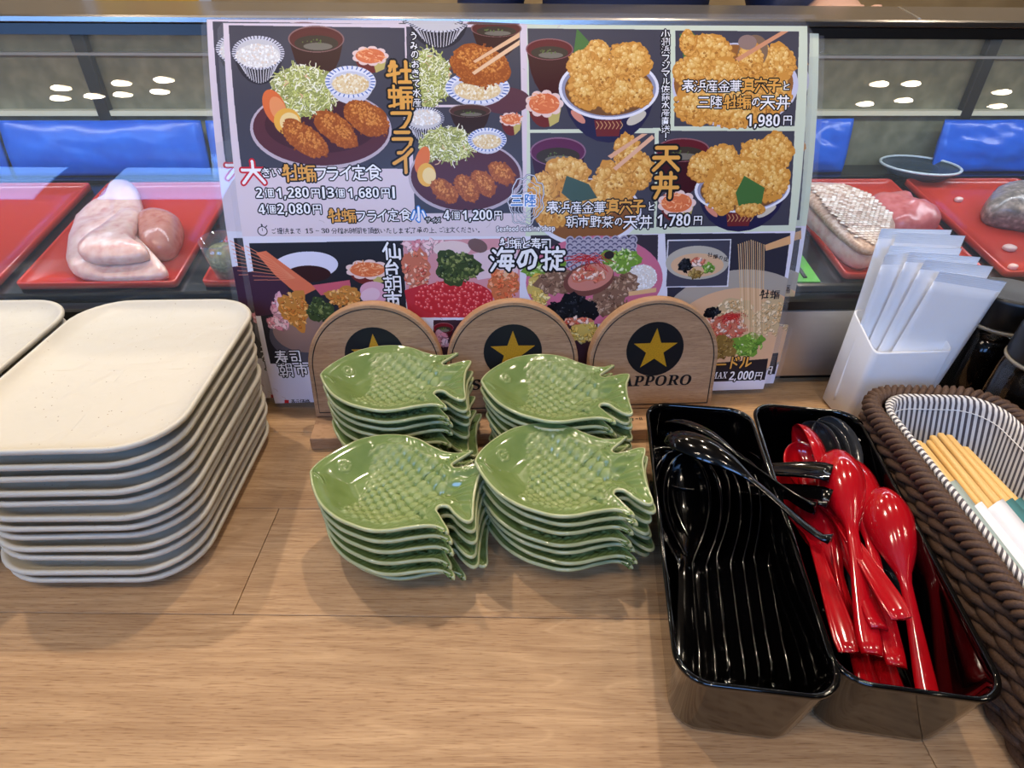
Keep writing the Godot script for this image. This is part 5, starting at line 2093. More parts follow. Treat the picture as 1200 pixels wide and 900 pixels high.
func clock(cx: float, cy: float, rx: float, ry: float, _deg: float) -> void:
	oval(cx, cy, rx, ry, 0, Color8(30, 28, 34))
	oval(cx, cy, rx - 3, ry - 3, 0, Color8(228, 214, 222))
	stroke([cx, cy, cx, cy - ry * 0.6], 2, Color8(30, 28, 34))
	stroke([cx, cy - ry, cx, cy - ry - 6], 5, Color8(30, 28, 34))
	stroke([cx + rx * 0.7, cy - ry * 0.8, cx + rx, cy - ry * 1.1], 3, Color8(30, 28, 34))


func oyster_mark(cx: float, cy: float, rx: float, ry: float, deg: float) -> void:
	for k in 5:
		var f := []
		var s := 1.0 - k * 0.17
		for i in 46:
			var a := TAU * i / 45.0
			var w := s * (1.0 + 0.07 * sin(a * 7.0 + k * 1.3) + 0.04 * sin(a * 13.0))
			var p := Vector2(cos(a) * rx * w, sin(a) * ry * w).rotated(deg_to_rad(deg))
			f.append(cx + p.x)
			f.append(cy + p.y + k * 4.0)
		stroke(f, 6 if k == 0 else 3, Color8(90, 88, 100))
		stroke(f, 3 if k == 0 else 2, Color8(226, 226, 236))


func glyph(ch: String, cx: float, cy: float, w: float, h: float, fill: Color, edge: Color, heavy: float) -> void:
	var g: Array = GLYPHS.get(ch, [])
	var base := minf(w, h) * (0.125 if g.size() < 8 else 0.098) * heavy
	for pass_ in 2:
		if pass_ == 0 and edge.a == 0.0:
			continue
		for s in g:
			var f := []
			for i in range(0, s.size(), 2):
				f.append(cx + (float(s[i]) - 5.0) * 0.1 * w)
				f.append(cy + (float(s[i + 1]) - 5.0) * 0.1 * h)
			stroke(f, maxf(base, 2.0) + (maxf(7.0, w * 0.16) if pass_ == 0 else 0.0), edge if pass_ == 0 else fill)


func latin(text: String, x0: float, x1: float, cy: float, h: float, fill: Color, edge: Color, serif: bool) -> void:
	var tm := TextMesh.new()
	var f := SystemFont.new()
	f.font_names = PackedStringArray(["Droid Serif" if serif else "Droid Sans"])
	f.font_weight = 700
	tm.font = f
	tm.text = text
	tm.font_size = 64
	tm.pixel_size = 1.0
	tm.depth = 1.0
	var arr := tm.get_mesh_arrays()
	var v: PackedVector3Array = arr[Mesh.ARRAY_VERTEX]
	var nrm: PackedVector3Array = arr[Mesh.ARRAY_NORMAL]
	var ix: PackedInt32Array = arr[Mesh.ARRAY_INDEX]
	var lo := Vector3(1e9, 1e9, 0)
	var hi := Vector3(-1e9, -1e9, 0)
	for p in v:
		lo.x = minf(lo.x, p.x)
		lo.y = minf(lo.y, p.y)
		hi.x = maxf(hi.x, p.x)
		hi.y = maxf(hi.y, p.y)
	var capital := 47.0  # height of a capital at font size 64
	var sx := (x1 - x0) / (hi.x - lo.x)
	var sy := h / capital
	var base := lo.y if not "," in text and not "f" in text else lo.y + 9.0
	if text == "|":
		sy = h / (hi.y - lo.y)
		base = lo.y
	var low := cy + h * 0.5
	var tris := []
	for k in range(0, ix.size(), 3):
		if nrm[ix[k]].z > 0.5:
			var t := []
			for q in 3:
				var p := v[ix[k + q]]
				t.append(x0 + (p.x - lo.x) * sx)
				t.append(low - (p.y - base) * sy)
			tris.append(t)
	if edge.a > 0.0:
		var e := maxf(3.0, h * 0.13)
		for a in 8:
			var o := Vector2(cos(TAU * a / 8), sin(TAU * a / 8)) * e
			for t in tris:
				poly([t[0] + o.x, t[1] + o.y, t[2] + o.x, t[3] + o.y, t[4] + o.x, t[5] + o.y], edge)
	for t in tris:
		poly(t, fill)


# strokes of the characters on a grid of ten by ten, x right and y down
const GLYPHS := {
	"フ": [[1,2,9,2,8,5,6,8,3,10]], "ラ": [[2,1,8,1],[1,4,9,4,8,7,5,10,3,10]], "イ": [[9,0,6,3,1,6],[6,3,6,10]],
	"う": [[3,1,6,2],[2,4,6,3,8,5,7,8,4,10]], "み": [[2,2,5,2,3,8,1,9,1,7,4,6,9,8],[8,4,7,9,6,10]], "の": [[5,2,4,7,2,8,1,6,3,2,7,1,9,4,8,8,6,9]],
	"お": [[1,3,6,3],[4,1,4,9,2,9,1,7,4,5,8,5,9,8,7,9],[7,2,9,3]], "き": [[2,2,8,1],[1,4,9,3],[4,0,8,6],[2,7,3,9,8,9]], "て": [[1,2,9,1,5,4,4,7,6,9,8,9]],
	"い": [[1,2,2,8,4,7],[7,2,9,6]], "ご": [[2,3,7,3],[2,7,4,9,8,8],[8,0,9,2],[9.5,0,10,1]], "ま": [[2,2,8,2],[2,4,8,4],[5,0,5,9,3,9,2,8,5,7,9,9]],
	"で": [[1,2,9,1,5,4,4,7,6,9,8,9],[8,4,9,6]], "を": [[1,2,8,2],[5,0,2,6,5,4,7,6],[9,4,4,7,4,9,8,9]], "た": [[1,2,6,2],[4,0,1,9],[5,5,9,5],[5,7,6,9,9,9]],
	"し": [[3,0,3,8,5,10,9,7]], "す": [[1,2,9,2],[6,0,6,6,4,7,4,5,6,5,5,10]], "く": [[7,0,2,5,8,10]], "だ": [[1,2,6,2],[4,0,1,9],[5,5,9,5],[5,7,6,9,9,9],[8,0,9,2]],
	"さ": [[2,3,8,2],[4,0,8,6],[2,7,3,9,8,9]], "と": [[3,0,4,5],[9,3,3,6,3,9,9,9]], "サ": [[0,3,10,3],[3,0,3,6],[7,0,7,5,4,10]],
	"ズ": [[1,2,8,2,5,6,1,10],[5,5,9,9],[8,0,9,1]], "ジ": [[2,1,4,2],[1,4,3,5],[1,10,6,8,9,3],[7,0,8,2],[9,0,10,2]], "マ": [[0,2,10,2,5,7],[3,5,6,9]],
	"ル": [[3,1,3,6,1,10],[6,1,6,9,10,6]], "ド": [[3,0,3,10],[3,4,8,7],[6,1,7,3],[8,0,9,2]], "ー": [[0,5,10,5]], "、": [[1,8,3,10]], "。": [[1,8,2.5,8,2.5,9.5,1,9.5,1,8]], "！": [[5,0,5,6],[5,8.5,5,9]],
	"牡": [[2,0,1,4],[1,2,4,2],[3,0,3,10],[0,6,5,5],[8,0,8,9],[6,4,10,4],[5,9,10,9]],
	"蠣": [[0,2,4,2,4,5,0,5,0,2],[2,0,2,9],[0,9,4,8],[5,1,10,1],[5,1,5,10],[6,3,10,3],[6,5,10,5,10,10],[6,5,6,10],[6,7,10,7],[8,3,8,10]],
	"定": [[5,0,5,1],[1,3,1,2,9,2,9,3],[3,4,7,4],[5,4,5,9],[5,6,8,6],[3,6,1,10],[2,8,5,10,10,10]], "食": [[5,0,0,4],[5,0,10,4],[3,3,7,3],[3,4,3,10],[3,4.5,8,4.5,8,7,3,7],[3,10,6,8],[5,7,10,10]],
	"個": [[2,0,0,4],[1,3,1,10],[4,1,10,1,10,10,4,10,4,1],[5,4,9,4],[7,2,7,6],[6,6,8,6,8,8,6,8,6,6]], "円": [[1,10,1,1,9,1,9,10],[5,1,5,5],[1,5,9,5]],
	"大": [[0,4,10,4],[5,0,5,4,0,10],[5,4,10,10]], "小": [[5,0,5,10,4,9],[2,3,0,8],[8,3,10,8]], "水": [[5,0,5,10,4,9],[1,3,4,3,1,8],[9,2,6,4,10,9]],
	"産": [[5,0,5,1],[1,1,9,1],[3,2,4,4],[7,2,6,4],[1,4,10,4],[1,4,0,10],[4,5,3,7],[3,6,9,6],[4,8,9,8],[2,10,10,10],[6,5,6,10]],
	"提": [[0,2,4,2],[2,0,2,10,1,9],[0,6,4,5],[5,0,9,0,9,4,5,4,5,0],[5,2,9,2],[4,5,10,5],[7,5,7,9],[7,7,9,7],[5,6,4,10],[5,8,7,10,10,10]],
	"供": [[2,0,0,4],[1,3,1,10],[4,3,10,3],[6,0,6,6],[8,0,8,6],[3,6,10,6],[5,8,3,10],[8,8,10,10]], "分": [[4,0,0,5],[6,0,10,5],[2,5,8,5,7,10,6,9],[5,5,2,10]],
	"程": [[4,0,1,1],[0,3,5,3],[2,1,2,10],[2,4,0,8],[6,1,9,1,9,4,6,4,6,1],[5,6,10,6],[5,8,10,8],[5,10,10,10],[7,6,7,10]],
	"時": [[0,1,3,1,3,9,0,9,0,1],[0,5,3,5],[5,2,10,2],[7,0,7,4],[4,4,10,4],[4,6,10,6],[8,5,8,10,7,9],[5,7,6,8]], "間": [[0,10,0,0,4,0,4,3,0,3],[10,10,10,0,6,0,6,3,10,3],[3,5,7,5,7,9,3,9,3,5],[3,7,7,7]],
	"頂": [[0,1,4,1],[2,1,2,10,1,9],[5,0,10,0],[7,0,7,2],[5,2,10,2,10,8,5,8,5,2],[5,4,10,4],[5,6,10,6],[6,8,4,10],[9,8,10,10]],
	"戴": [[1,1,5,1],[3,0,3,3],[0,3,10,3],[1,4,5,4,5,6,1,6,1,4],[1,8,5,8],[0,9,6,9],[6,0,10,10],[9,5,6,9],[8,0,9,1]],
	"了": [[1,1,8,1,5,4,5,10,4,9]], "承": [[3,0,8,0,5,3,5,10,4,9],[3,4,7,4],[3,6,7,6],[2,7,8,7],[1,3,3,3,0,8],[9,3,7,5,10,8]], "上": [[5,0,5,9],[5,4,9,4],[0,9,10,9]],
	"注": [[1,1,2,2],[0,4,1,5],[2,7,0,10],[6,0,7,1],[4,3,10,3],[4,6,9,6],[3,10,10,10],[7,3,7,10]], "文": [[5,0,5,2],[0,2,10,2],[7,2,5,7,0,10],[3,4,6,8,10,10]],
	"渕": [[1,1,2,2],[0,4,1,5],[2,7,0,10],[3,0,3,10],[10,0,10,10],[5,1,8,1,8,4],[4,5,9,5],[6,0,6,10]], "浜": [[1,1,2,2],[0,4,1,5],[2,7,0,10],[9,0,5,1,5,6],[5,3,9,3],[8,3,8,6],[3,6,10,6],[5,8,3,10],[8,8,10,10]],
	"佐": [[2,0,0,4],[1,3,1,10],[3,2,10,2],[6,0,3,8],[5,5,10,5],[7,5,7,9],[4,9,10,9]], "藤": [[0,1,10,1],[3,0,3,2],[7,0,7,2],[1,3,1,10],[1,3,3,3,3,10],[1,6,3,6],[5,4,10,4],[4,6,10,6],[7,3,5,8],[8,6,10,8],[7,7,7,10]],
	"直": [[1,1,9,1],[5,0,5,3],[3,3,8,3,8,8,3,8,3,3],[3,5,8,5],[3,6.5,8,6.5],[1,3,1,10,10,10]], "送": [[0,1,1,2],[0,4,2,4,1,8],[0,10,2,8,10,10],[5,0,6,1],[9,0,8,1],[4,2,10,2],[3,4,10,4],[7,2,4,8],[7,4,10,8]],
	"天": [[1,1,9,1],[0,5,10,5],[5,1,5,5,0,10],[5,5,10,10]], "丼": [[1,2,9,2],[0,6,10,6],[3,0,3,6,1,10],[7,0,7,10],[5,4,5,4.6]],
	"表": [[1,1,9,1],[2,3,8,3],[0,5,10,5],[5,0,5,5,0,8],[4,6,4,10,6,9],[9,6,6,7],[5,5,10,10]], "金": [[5,0,0,4],[5,0,10,4],[3,4,7,4],[1,6,9,6],[5,4,5,10],[2,7,3,9],[8,7,7,9],[0,10,10,10]],
	"華": [[0,1,10,1],[3,0,3,2],[7,0,7,2],[1,3,9,3],[0,5,10,5],[3,3,3,7],[7,3,7,7],[1,7,9,7],[0,8.5,10,8.5],[5,2,5,10]], "真": [[1,1,9,1],[5,0,5,2],[3,2.5,8,2.5,8,7,3,7,3,2.5],[3,4.7,8,4.7],[0,8,10,8],[3,8,1,10],[7,8,10,10]],
	"穴": [[5,0,5,1],[1,3,1,2,9,2,9,3],[4,5,1,10],[6,5,10,10]], "子": [[2,1,8,1,5,3,5,10,4,9],[0,5,10,5]], "三": [[1,1,9,1],[2,5,8,5],[0,9,10,9]],
	"陸": [[1,10,1,0,4,0,2,4,4,6,2,7],[5,1,10,1],[7,0,7,4],[5,3,10,3],[6,4,5,6],[8,4,10,6],[5,7,10,7],[7,5,7,9],[4,10,10,10]],
	"朝": [[0,1,5,1],[2.5,0,2.5,3],[1,3,4,3,4,6,1,6,1,3],[0,8,5,8],[2.5,6,2.5,10],[6,0,6,7,5,10],[6,0,10,0,10,10,9,9],[6,3,10,3],[6,6,10,6]], "市": [[5,0,5,10],[0,2,10,2],[2,8,2,4,8,4,8,8,7,7]],
	"野": [[1,0,5,0,5,5,1,5,1,0],[1,2.5,5,2.5],[3,0,3,9],[1,7,5,7],[0,9.5,5,9],[6,1,9,1,7,3],[6,4,10,4,9,6],[8,4,8,10,7,9]], "菜": [[0,1,10,1],[3,0,3,2],[7,0,7,2],[8,2,2,3],[2,4,3,5],[8,3.5,7,5],[0,6,10,6],[5,5,5,10],[5,6,1,10],[5,6,9,10]],
	"仙": [[3,0,0,5],[2,3,2,10],[4,4,4,9,10,9],[7,1,7,9],[10,4,10,10]], "台": [[5,0,2,4,8,3],[7,2,9,5],[2,6,8,6,8,10,2,10,2,6]],
	"寿": [[1,1,9,1],[2,3,8,3],[0,5,10,5],[5,0,4,5,0,10],[3,7,10,7],[8,6,8,10,7,9],[5,8,6,9]], "司": [[1,1,9,1,9,10,8,9],[1,3.5,6,3.5],[2,6,6,6,6,9,2,9,2,6]],
	"海": [[1,1,2,2],[0,4,1,5],[2,7,0,10],[5,0,3,3],[4,1.5,10,1.5],[5,3.5,9,3.5,8,10,7,9],[5,3.5,4,8,10,8],[3,6,10,6],[6.5,3.5,6,8]], "掟": [[0,2,4,2],[2,0,2,10,1,9],[0,6,4,5],[7,0,7,1],[5,3,5,2,10,2,10,3],[6,4,9,4],[7,4,7,9],[7,6,9,6],[5,6,4,10],[5,8,7,10,10,10]],
	"示": [[2,1,8,1],[0,4,10,4],[5,4,5,10,4,9],[2,6,0,9],[8,6,10,9]], "価": [[2,0,0,4],[1,3,1,10],[3,1,10,1],[4,4,10,4,10,9,4,9,4,4],[6,1,6,9],[8,1,8,9]], "格": [[0,3,4,3],[2,0,2,10],[2,3,0,7],[6,0,4,4],[5,1.5,9,1.5,4,6],[6,2,10,6],[5,6,9,6,9,10,5,10,5,6]]}


func print_menu() -> void:
	# paper: pinkish, pale green and white parts
	poly([-52, -14, 1038, -14, 1022, 732, -104, 716], Color8(224, 208, 216))
	poly([1038, -14, 2209, -14, 2143, 723, 1022, 723], Color8(214, 222, 198))
	poly([-102, 707, 1022, 723, 2142, 717, 2334, 1416, -253, 1411], Color8(228, 224, 236))
	fibres()
	# photograph panels
	poly([18, 7, 612, 13, 607, 484, 26, 477], Color8(70, 68, 80))
	poly([618, 9, 1012, 11, 1012, 272, 614, 271], Color8(70, 68, 80))
	poly([628, 279, 1012, 280, 1013, 641, 620, 636], Color8(70, 68, 80))
	poly([1039, 13, 1546, 15, 1547, 351, 1041, 355], Color8(70, 68, 80))
	poly([1565, 18, 2017, 19, 2008, 347, 1562, 346], Color8(70, 68, 80))
	poly([1041, 366, 1491, 369, 1502, 699, 1041, 693], Color8(70, 68, 80))
	poly([1506, 361, 2009, 364, 2019, 696, 1511, 696], Color8(70, 68, 80))
	poly([20, 733, 571, 732, 562, 1195, 19, 1202], Color8(44, 42, 48))
	poly([571, 732, 1003, 729, 997, 1032, 569, 1022], Color8(214, 150, 158))
	poly([1041, 720, 1520, 724, 1539, 1059, 1050, 1054], Color8(60, 52, 62))
	poly([1546, 721, 2030, 725, 2042, 1337, 1624, 1340], Color8(52, 50, 62))
	poly([666, 1035, 1306, 1046, 1327, 1339, 649, 1316], Color8(64, 40, 48))
	# fried oyster set meal
	striped_bowl(113, 98, 88, 56, 0, 24)
	rice(112, 109, 74, 39, 0)
	soup(310, 52, 95, 45, 0, 36, Color8(92, 40, 38))
	pickle(491, 108, 58, 31, 0, 13)
	oval(311, 351, 243, 132, 0, Color8(196, 180, 190))
	oval(312, 348, 234, 123, 0, Color8(92, 48, 56))
	oval(312, 337, 193, 92, 0, Color8(74, 38, 46))
	strands(264, 222, 115, 84, 0, 150)
	oval(157, 278, 37, 61, -20, Color8(226, 112, 60))
	oval(168, 283, 26, 42, -20, Color8(236, 150, 96))
	oval(197, 325, 46, 44, 0, Color8(236, 176, 72))
	oval(205, 328, 34, 33, 0, Color8(244, 214, 150))
	sauce_bowl(420, 194, 87, 53, 0, 14)
	fry(361, 351, 88, 45, 38)
	fry(469, 315, 85, 53, 28)
	fry(251, 382, 90, 47, 36)
	# close-up with chopsticks
	striped_bowl(730, -13, 109, 41, 0, 24)
	soup(930, 14, 89, 29, 0, 28, Color8(92, 40, 38))
	strands(691, 182, 73, 96, 0, 140)
	oval(954, 257, 90, 45, 0, Color8(96, 56, 66))
	sauce_bowl(859, 214, 113, 54, 0, 10)
	fry(870, 139, 110, 71, 12)
	poly([1011, 26, 1011, 44, 853, 131, 845, 125], Color8(236, 190, 146))
	poly([1011, 52, 1010, 70, 849, 171, 840, 163], Color8(240, 198, 156))
	# small set meal
	striped_bowl(668, 316, 71, 39, 0, 20)
	rice(671, 313, 56, 25, 0)
	soup(830, 291, 74, 22, 0, 22, Color8(84, 52, 46))
	pickle(974, 320, 39, 22, 0, 14)
	oval(808, 514, 204, 125, 0, Color8(190, 174, 184))
	oval(808, 512, 195, 116, 0, Color8(88, 46, 54))
	strands(745, 404, 96, 57, 0, 120)
	oval(656, 455, 24, 48, 20, Color8(230, 120, 64))
	oval(669, 505, 33, 40, 0, Color8(238, 180, 76))
	oval(678, 508, 24, 28, 0, Color8(246, 216, 150))
	sauce_bowl(888, 388, 69, 40, 0, 8)
	fry(937, 501, 52, 34, 35)
	fry(872, 535, 55, 35, 48)
	fry(810, 552, 55, 35, 50)
	fry(730, 560, 55, 35, 38)
	# tempura bowls
	soup(1115, 84, 84, 37, 0, 46, Color8(100, 28, 34))
	pickle(1093, 268, 63, 43, 0, 18)
	deep_bowl(1325, 217, 180, 106, 0, 40)
	poly([1213, 13, 1231, 31, 1285, 90, 1296, 136, 1254, 125, 1199, 102], Color8(76, 118, 60))
	tempura(1284, 95, 42, 40, 0)
	tempura(1400, 124, 76, 64, 0)
	tempura(1235, 142, 57, 52, 0)
	tempura(1246, 217, 61, 69, 0)
	tempura(1350, 240, 67, 57, 0)
	tempura(1436, 229, 43, 46, 0)
	tempura(1301, 176, 48, 40, 0)
	poly([1580, 30, 1629, 24, 1734, 136, 1722, 183, 1597, 136], Color8(70, 116, 62))
	oval(1784, 206, 232, 146, 0, Color8(206, 204, 224))
	oval(1778, 200, 219, 134, 0, Color8(150, 96, 50))
	tempura(1690, 94, 80, 64, 0)
	tempura(1628, 159, 68, 52, 0)
	tempura(1746, 170, 75, 58, 0)
	tempura(1928, 129, 75, 65, 0)
	tempura(1810, 235, 106, 70, 0)
	tempura(1648, 270, 87, 69, 0)
	tempura(1781, 311, 107, 40, 0)
	tempura(1920, 241, 69, 64, 0)
	tempura(1610, 59, 24, 41, 0)
	oval(1846, 94, 53, 65, 30, Color8(132, 104, 84))
	tempura(1840, 117, 43, 53, 0)
	oval(1827, 58, 34, 26, 0, Color8(150, 124, 116))
	poly([1951, 19, 1979, 19, 1796, 124, 1781, 115], Color8(216, 150, 112))
	soup(1141, 430, 101, 49, 0, 50, Color8(96, 40, 76))
	oval(1256, 643, 196, 121, 0, Color8(226, 224, 236))
	oval(1255, 637, 183, 111, 0, Color8(140, 88, 46))
	tempura(1172, 506, 80, 58, 0)
	tempura(1085, 558, 49, 53, 0)
	tempura(1348, 537, 81, 71, 0)
	tempura(1434, 496, 56, 64, 0)
	tempura(1255, 601, 107, 71, 0)
	tempura(1129, 642, 75, 48, 0)
	tempura(1392, 437, 46, 64, 0)
	poly([1172, 512, 1254, 542, 1286, 590, 1198, 607, 1154, 571], Color8(70, 92, 82))
	poly([1444, 371, 1466, 371, 1334, 455, 1321, 446], Color8(226, 172, 140))
	poly([1482, 374, 1491, 386, 1353, 496, 1341, 487], Color8(230, 178, 146))
	soup(1596, 427, 100, 41, 0, 46, Color8(98, 26, 36))
	pickle(1583, 611, 67, 42, 0, 14)
	deep_bowl(1828, 565, 181, 84, 0, 34)
	tempura(1743, 463, 63, 53, 0)
	tempura(1668, 486, 44, 47, 0)
	tempura(1870, 446, 57, 53, 0)
	tempura(1940, 441, 64, 71, 0)
	tempura(1763, 565, 83, 78, 0)
	tempura(1929, 542, 71, 66, 0)
	tempura(1830, 511, 70, 53, 0)
	poly([1831, 518, 1912, 561, 1905, 621, 1821, 632, 1803, 578], Color8(70, 112, 58))
	tempura(1867, 638, 52, 18, 0)
	# seafood bowls along the bottom
	oval(15, 919, 124, 84, 0, Color8(70, 44, 62))
	oval(209, 818, 120, 52, -4, Color8(226, 222, 240))
	oval(218, 847, 80, 31, 0, Color8(58, 30, 30))
	pickle(434, 835, 75, 34, 0, 12)
	poly([39, 767, 76, 761, 243, 902, 176, 933, 95, 848], Color8(226, 118, 84))
	stroke([6, 742, 90, 792, 167, 862], 2, Color8(232, 140, 104))
	stroke([8, 757, 94, 801, 167, 862], 2, Color8(232, 140, 104))
	stroke([9, 772, 97, 811, 167, 862], 2, Color8(232, 140, 104))
	stroke([10, 788, 100, 820, 167, 862], 2, Color8(232, 140, 104))
	stroke([12, 803, 103, 829, 167, 862], 2, Color8(232, 140, 104))
	stroke([13, 818, 107, 839, 167, 862], 2, Color8(232, 140, 104))
	stroke([14, 834, 110, 848, 167, 862], 2, Color8(232, 140, 104))
	stroke([15, 850, 113, 858, 167, 862], 2, Color8(232, 140, 104))
	stroke([17, 866, 116, 867, 167, 862], 2, Color8(232, 140, 104))
	poly([226, 889, 365, 872, 367, 917, 252, 928], Color8(206, 96, 112))
	oval(177, 1092, 141, 106, 0, Color8(90, 84, 92))
	oval(181, 1068, 128, 90, 0, Color8(150, 120, 110))
	lumps(99, 977, 37, 53, 0, "pink")
	lumps(149, 985, 56, 73, 0, "uni")
	lumps(339, 936, 63, 39, 0, "uni")
	lumps(244, 987, 50, 46, 0, "wakame")
	oval(455, 919, 57, 39, 10, Color8(226, 168, 186))
	oval(435, 931, 38, 26, -20, Color8(236, 196, 206))
	lumps(78, 1031, 38, 27, 0, "pink")
	lumps(656, 757, 87, 24, 0, "pink")
	lumps(613, 844, 50, 82, 0, "shrimp")
	oval(749, 765, 69, 30, 0, Color8(232, 206, 206))
	poly([796, 791, 991, 744, 993, 858, 841, 881], Color8(228, 200, 208))
	oval(844, 754, 37, 24, 20, Color8(120, 92, 90))
	lumps(937, 902, 58, 59, 0, "salmon")
	poly([564, 915, 649, 890, 677, 950, 838, 1008, 837, 1028, 575, 1022], Color8(196, 52, 62))
	roe(748, 951, 149, 70, 0)
	lumps(766, 834, 82, 63, 0, "wakame")
	poly([1003, 788, 1003, 807, 945, 876, 935, 863], Color8(232, 186, 146))
	oval(1287, 895, 264, 171, 0, Color8(206, 112, 140))
	poly([1175, 732, 1421, 751, 1447, 860, 1178, 835], Color8(112, 104, 130))
	scallops(1188, 741, 1440, 846)
	lumps(1100, 853, 77, 51, 0, "green")
	lumps(1385, 819, 72, 44, 0, "green")
	rice(1469, 886, 59, 52, 0)
	lumps(1074, 924, 39, 73, 0, "egg")
	lumps(1139, 893, 72, 52, 0, "mince")
	lumps(1378, 917, 79, 53, 0, "mince")
	lumps(1342, 984, 87, 48, 0, "mince")
	oval(1264, 888, 98, 62, -12, Color8(116, 70, 62))
	oval(1270, 879, 88, 49, -14, Color8(206, 132, 118))
	lumps(1263, 869, 65, 29, 0, "shrimp")
	lumps(1209, 1002, 97, 55, 0, "nori")
	threads(1268, 808, 120)
	oval(1338, 796, 19, 15, 0, Color8(50, 40, 44))
	poly([1420, 938, 1529, 924, 1530, 941, 1424, 955], Color8(232, 184, 130))
	# noodle bowl with inset picture
	oval(1870, 1095, 324, 236, 0, Color8(176, 164, 150))
	oval(1875, 1125, 283, 195, 0, Color8(224, 178, 138))
	lumps(2013, 1055, 91, 79, 0, "noodle")
	lumps(1843, 1016, 90, 42, 0, "noodle")
	lumps(1820, 1094, 105, 55, 0, "shrimp")
	threads(1849, 1052, 70)
	lumps(1762, 1028, 31, 21, 0, "nori")
	lumps(1933, 1172, 64, 54, 0, "green")
	lumps(1829, 1184, 57, 50, 0, "mustard")
	poly([1557, 743, 1803, 744, 1813, 926, 1562, 924], Color8(224, 222, 230))
	poly([1562, 748, 1799, 748, 1807, 921, 1567, 920], Color8(72, 70, 84))
	oval(1680, 831, 123, 64, 2, Color8(188, 180, 166))
	oval(1681, 840, 103, 45, 2, Color8(222, 180, 142))
	lumps(1637, 840, 29, 22, 0, "nori")
	lumps(1683, 827, 29, 16, 0, "shrimp")
	lumps(1728, 851, 23, 19, 0, "green")
	lumps(1677, 873, 26, 16, 0, "mustard")
	stroke([1832, 764, 1857, 907, 1890, 1089], 3, Color8(226, 186, 134))
	stroke([1840, 762, 1865, 907, 1899, 1097], 3, Color8(240, 208, 160))
	stroke([1848, 759, 1873, 907, 1908, 1104], 3, Color8(204, 160, 108))
	stroke([1856, 756, 1881, 907, 1917, 1112], 3, Color8(226, 186, 134))
	stroke([1864, 753, 1889, 907, 1926, 1119], 3, Color8(240, 208, 160))
	stroke([1872, 751, 1897, 907, 1936, 1127], 3, Color8(204, 160, 108))
	stroke([1880, 748, 1904, 908, 1945, 1135], 3, Color8(226, 186, 134))
	stroke([1888, 751, 1912, 908, 1954, 1143], 3, Color8(240, 208, 160))
	stroke([1897, 754, 1920, 908, 1964, 1150], 3, Color8(204, 160, 108))
	stroke([1906, 757, 1928, 908, 1970, 1143], 3, Color8(226, 186, 134))
	stroke([1915, 760, 1936, 908, 1976, 1136], 3, Color8(240, 208, 160))
	stroke([1923, 763, 1944, 908, 1983, 1128], 3, Color8(204, 160, 108))
	stroke([1932, 766, 1951, 908, 1989, 1121], 3, Color8(226, 186, 134))
	poly([1936, 768, 2031, 734, 2036, 766, 1942, 790], Color8(226, 172, 120))
	oval(1715, 1317, 109, 25, 0, Color8(40, 36, 42))
	poly([1613, 1265, 2034, 1238, 2043, 1341, 1625, 1345], Color8(40, 36, 42))
	soup(703, 1067, 39, 21, 0, 12, Color8(120, 24, 34))
	lumps(687, 1116, 33, 36, 0, "pink")
	lumps(1254, 1095, 61, 50, 0, "egg")
	lumps(1225, 1051, 60, 14, 0, "shrimp")
	# lettering
	glyph("牡", 588, 165, 79, 76, Color8(232, 168, 78), Color8(22, 20, 24), 1.25)
	glyph("蠣", 591, 245, 79, 76, Color8(232, 168, 78), Color8(22, 20, 24), 1.25)
	glyph("フ", 590, 321, 80, 76, Color8(232, 168, 78), Color8(22, 20, 24), 1.25)
	glyph("ラ", 590, 392, 80, 76, Color8(232, 168, 78), Color8(22, 20, 24), 1.25)
	glyph("イ", 589, 458, 81, 77, Color8(232, 168, 78), Color8(22, 20, 24), 1.25)
	glyph("う", 643, 39, 27, 27, Color8(250, 248, 250), Color8(22, 20, 24), 1.00)
	glyph("み", 643, 71, 27, 27, Color8(250, 248, 250), Color8(22, 20, 24), 1.00)
	glyph("の", 644, 103, 27, 27, Color8(250, 248, 250), Color8(22, 20, 24), 1.00)
	glyph("お", 645, 135, 27, 27, Color8(250, 248, 250), Color8(22, 20, 24), 1.00)
	glyph("き", 645, 167, 28, 27, Color8(250, 248, 250), Color8(22, 20, 24), 1.00)
	glyph("て", 646, 199, 28, 27, Color8(250, 248, 250), Color8(22, 20, 24), 1.00)
	glyph("水", 646, 231, 28, 26, Color8(250, 248, 250), Color8(22, 20, 24), 1.00)
	glyph("産", 647, 263, 28, 26, Color8(250, 248, 250), Color8(22, 20, 24), 1.00)
	glyph("大", 65, 491, 73, 71, Color8(250, 248, 250), Color8(206, 30, 44), 1.20)
	glyph("き", 108, 494, 32, 31, Color8(250, 248, 250), Color8(22, 20, 24), 1.00)
	glyph("い", 144, 494, 32, 31, Color8(250, 248, 250), Color8(22, 20, 24), 1.00)
	glyph("牡", 194, 495, 56, 54, Color8(232, 168, 78), Color8(22, 20, 24), 1.15)
	glyph("蠣", 250, 495, 56, 54, Color8(232, 168, 78), Color8(22, 20, 24), 1.15)
	glyph("フ", 297, 496, 44, 42, Color8(250, 248, 250), Color8(22, 20, 24), 1.20)
	glyph("ラ", 339, 496, 44, 42, Color8(250, 248, 250), Color8(22, 20, 24), 1.20)
	glyph("イ", 384, 496, 44, 43, Color8(250, 248, 250), Color8(22, 20, 24), 1.20)
	glyph("定", 431, 494, 50, 48, Color8(250, 248, 250), Color8(22, 20, 24), 1.00)
	glyph("食", 482, 494, 50, 48, Color8(250, 248, 250), Color8(22, 20, 24), 1.00)
	latin("2", 66, 89, 560, 34, Color8(250, 248, 250), Color8(22, 20, 24), false)
	glyph("個", 113, 560, 29, 28, Color8(250, 248, 250), Color8(22, 20, 24), 1.00)
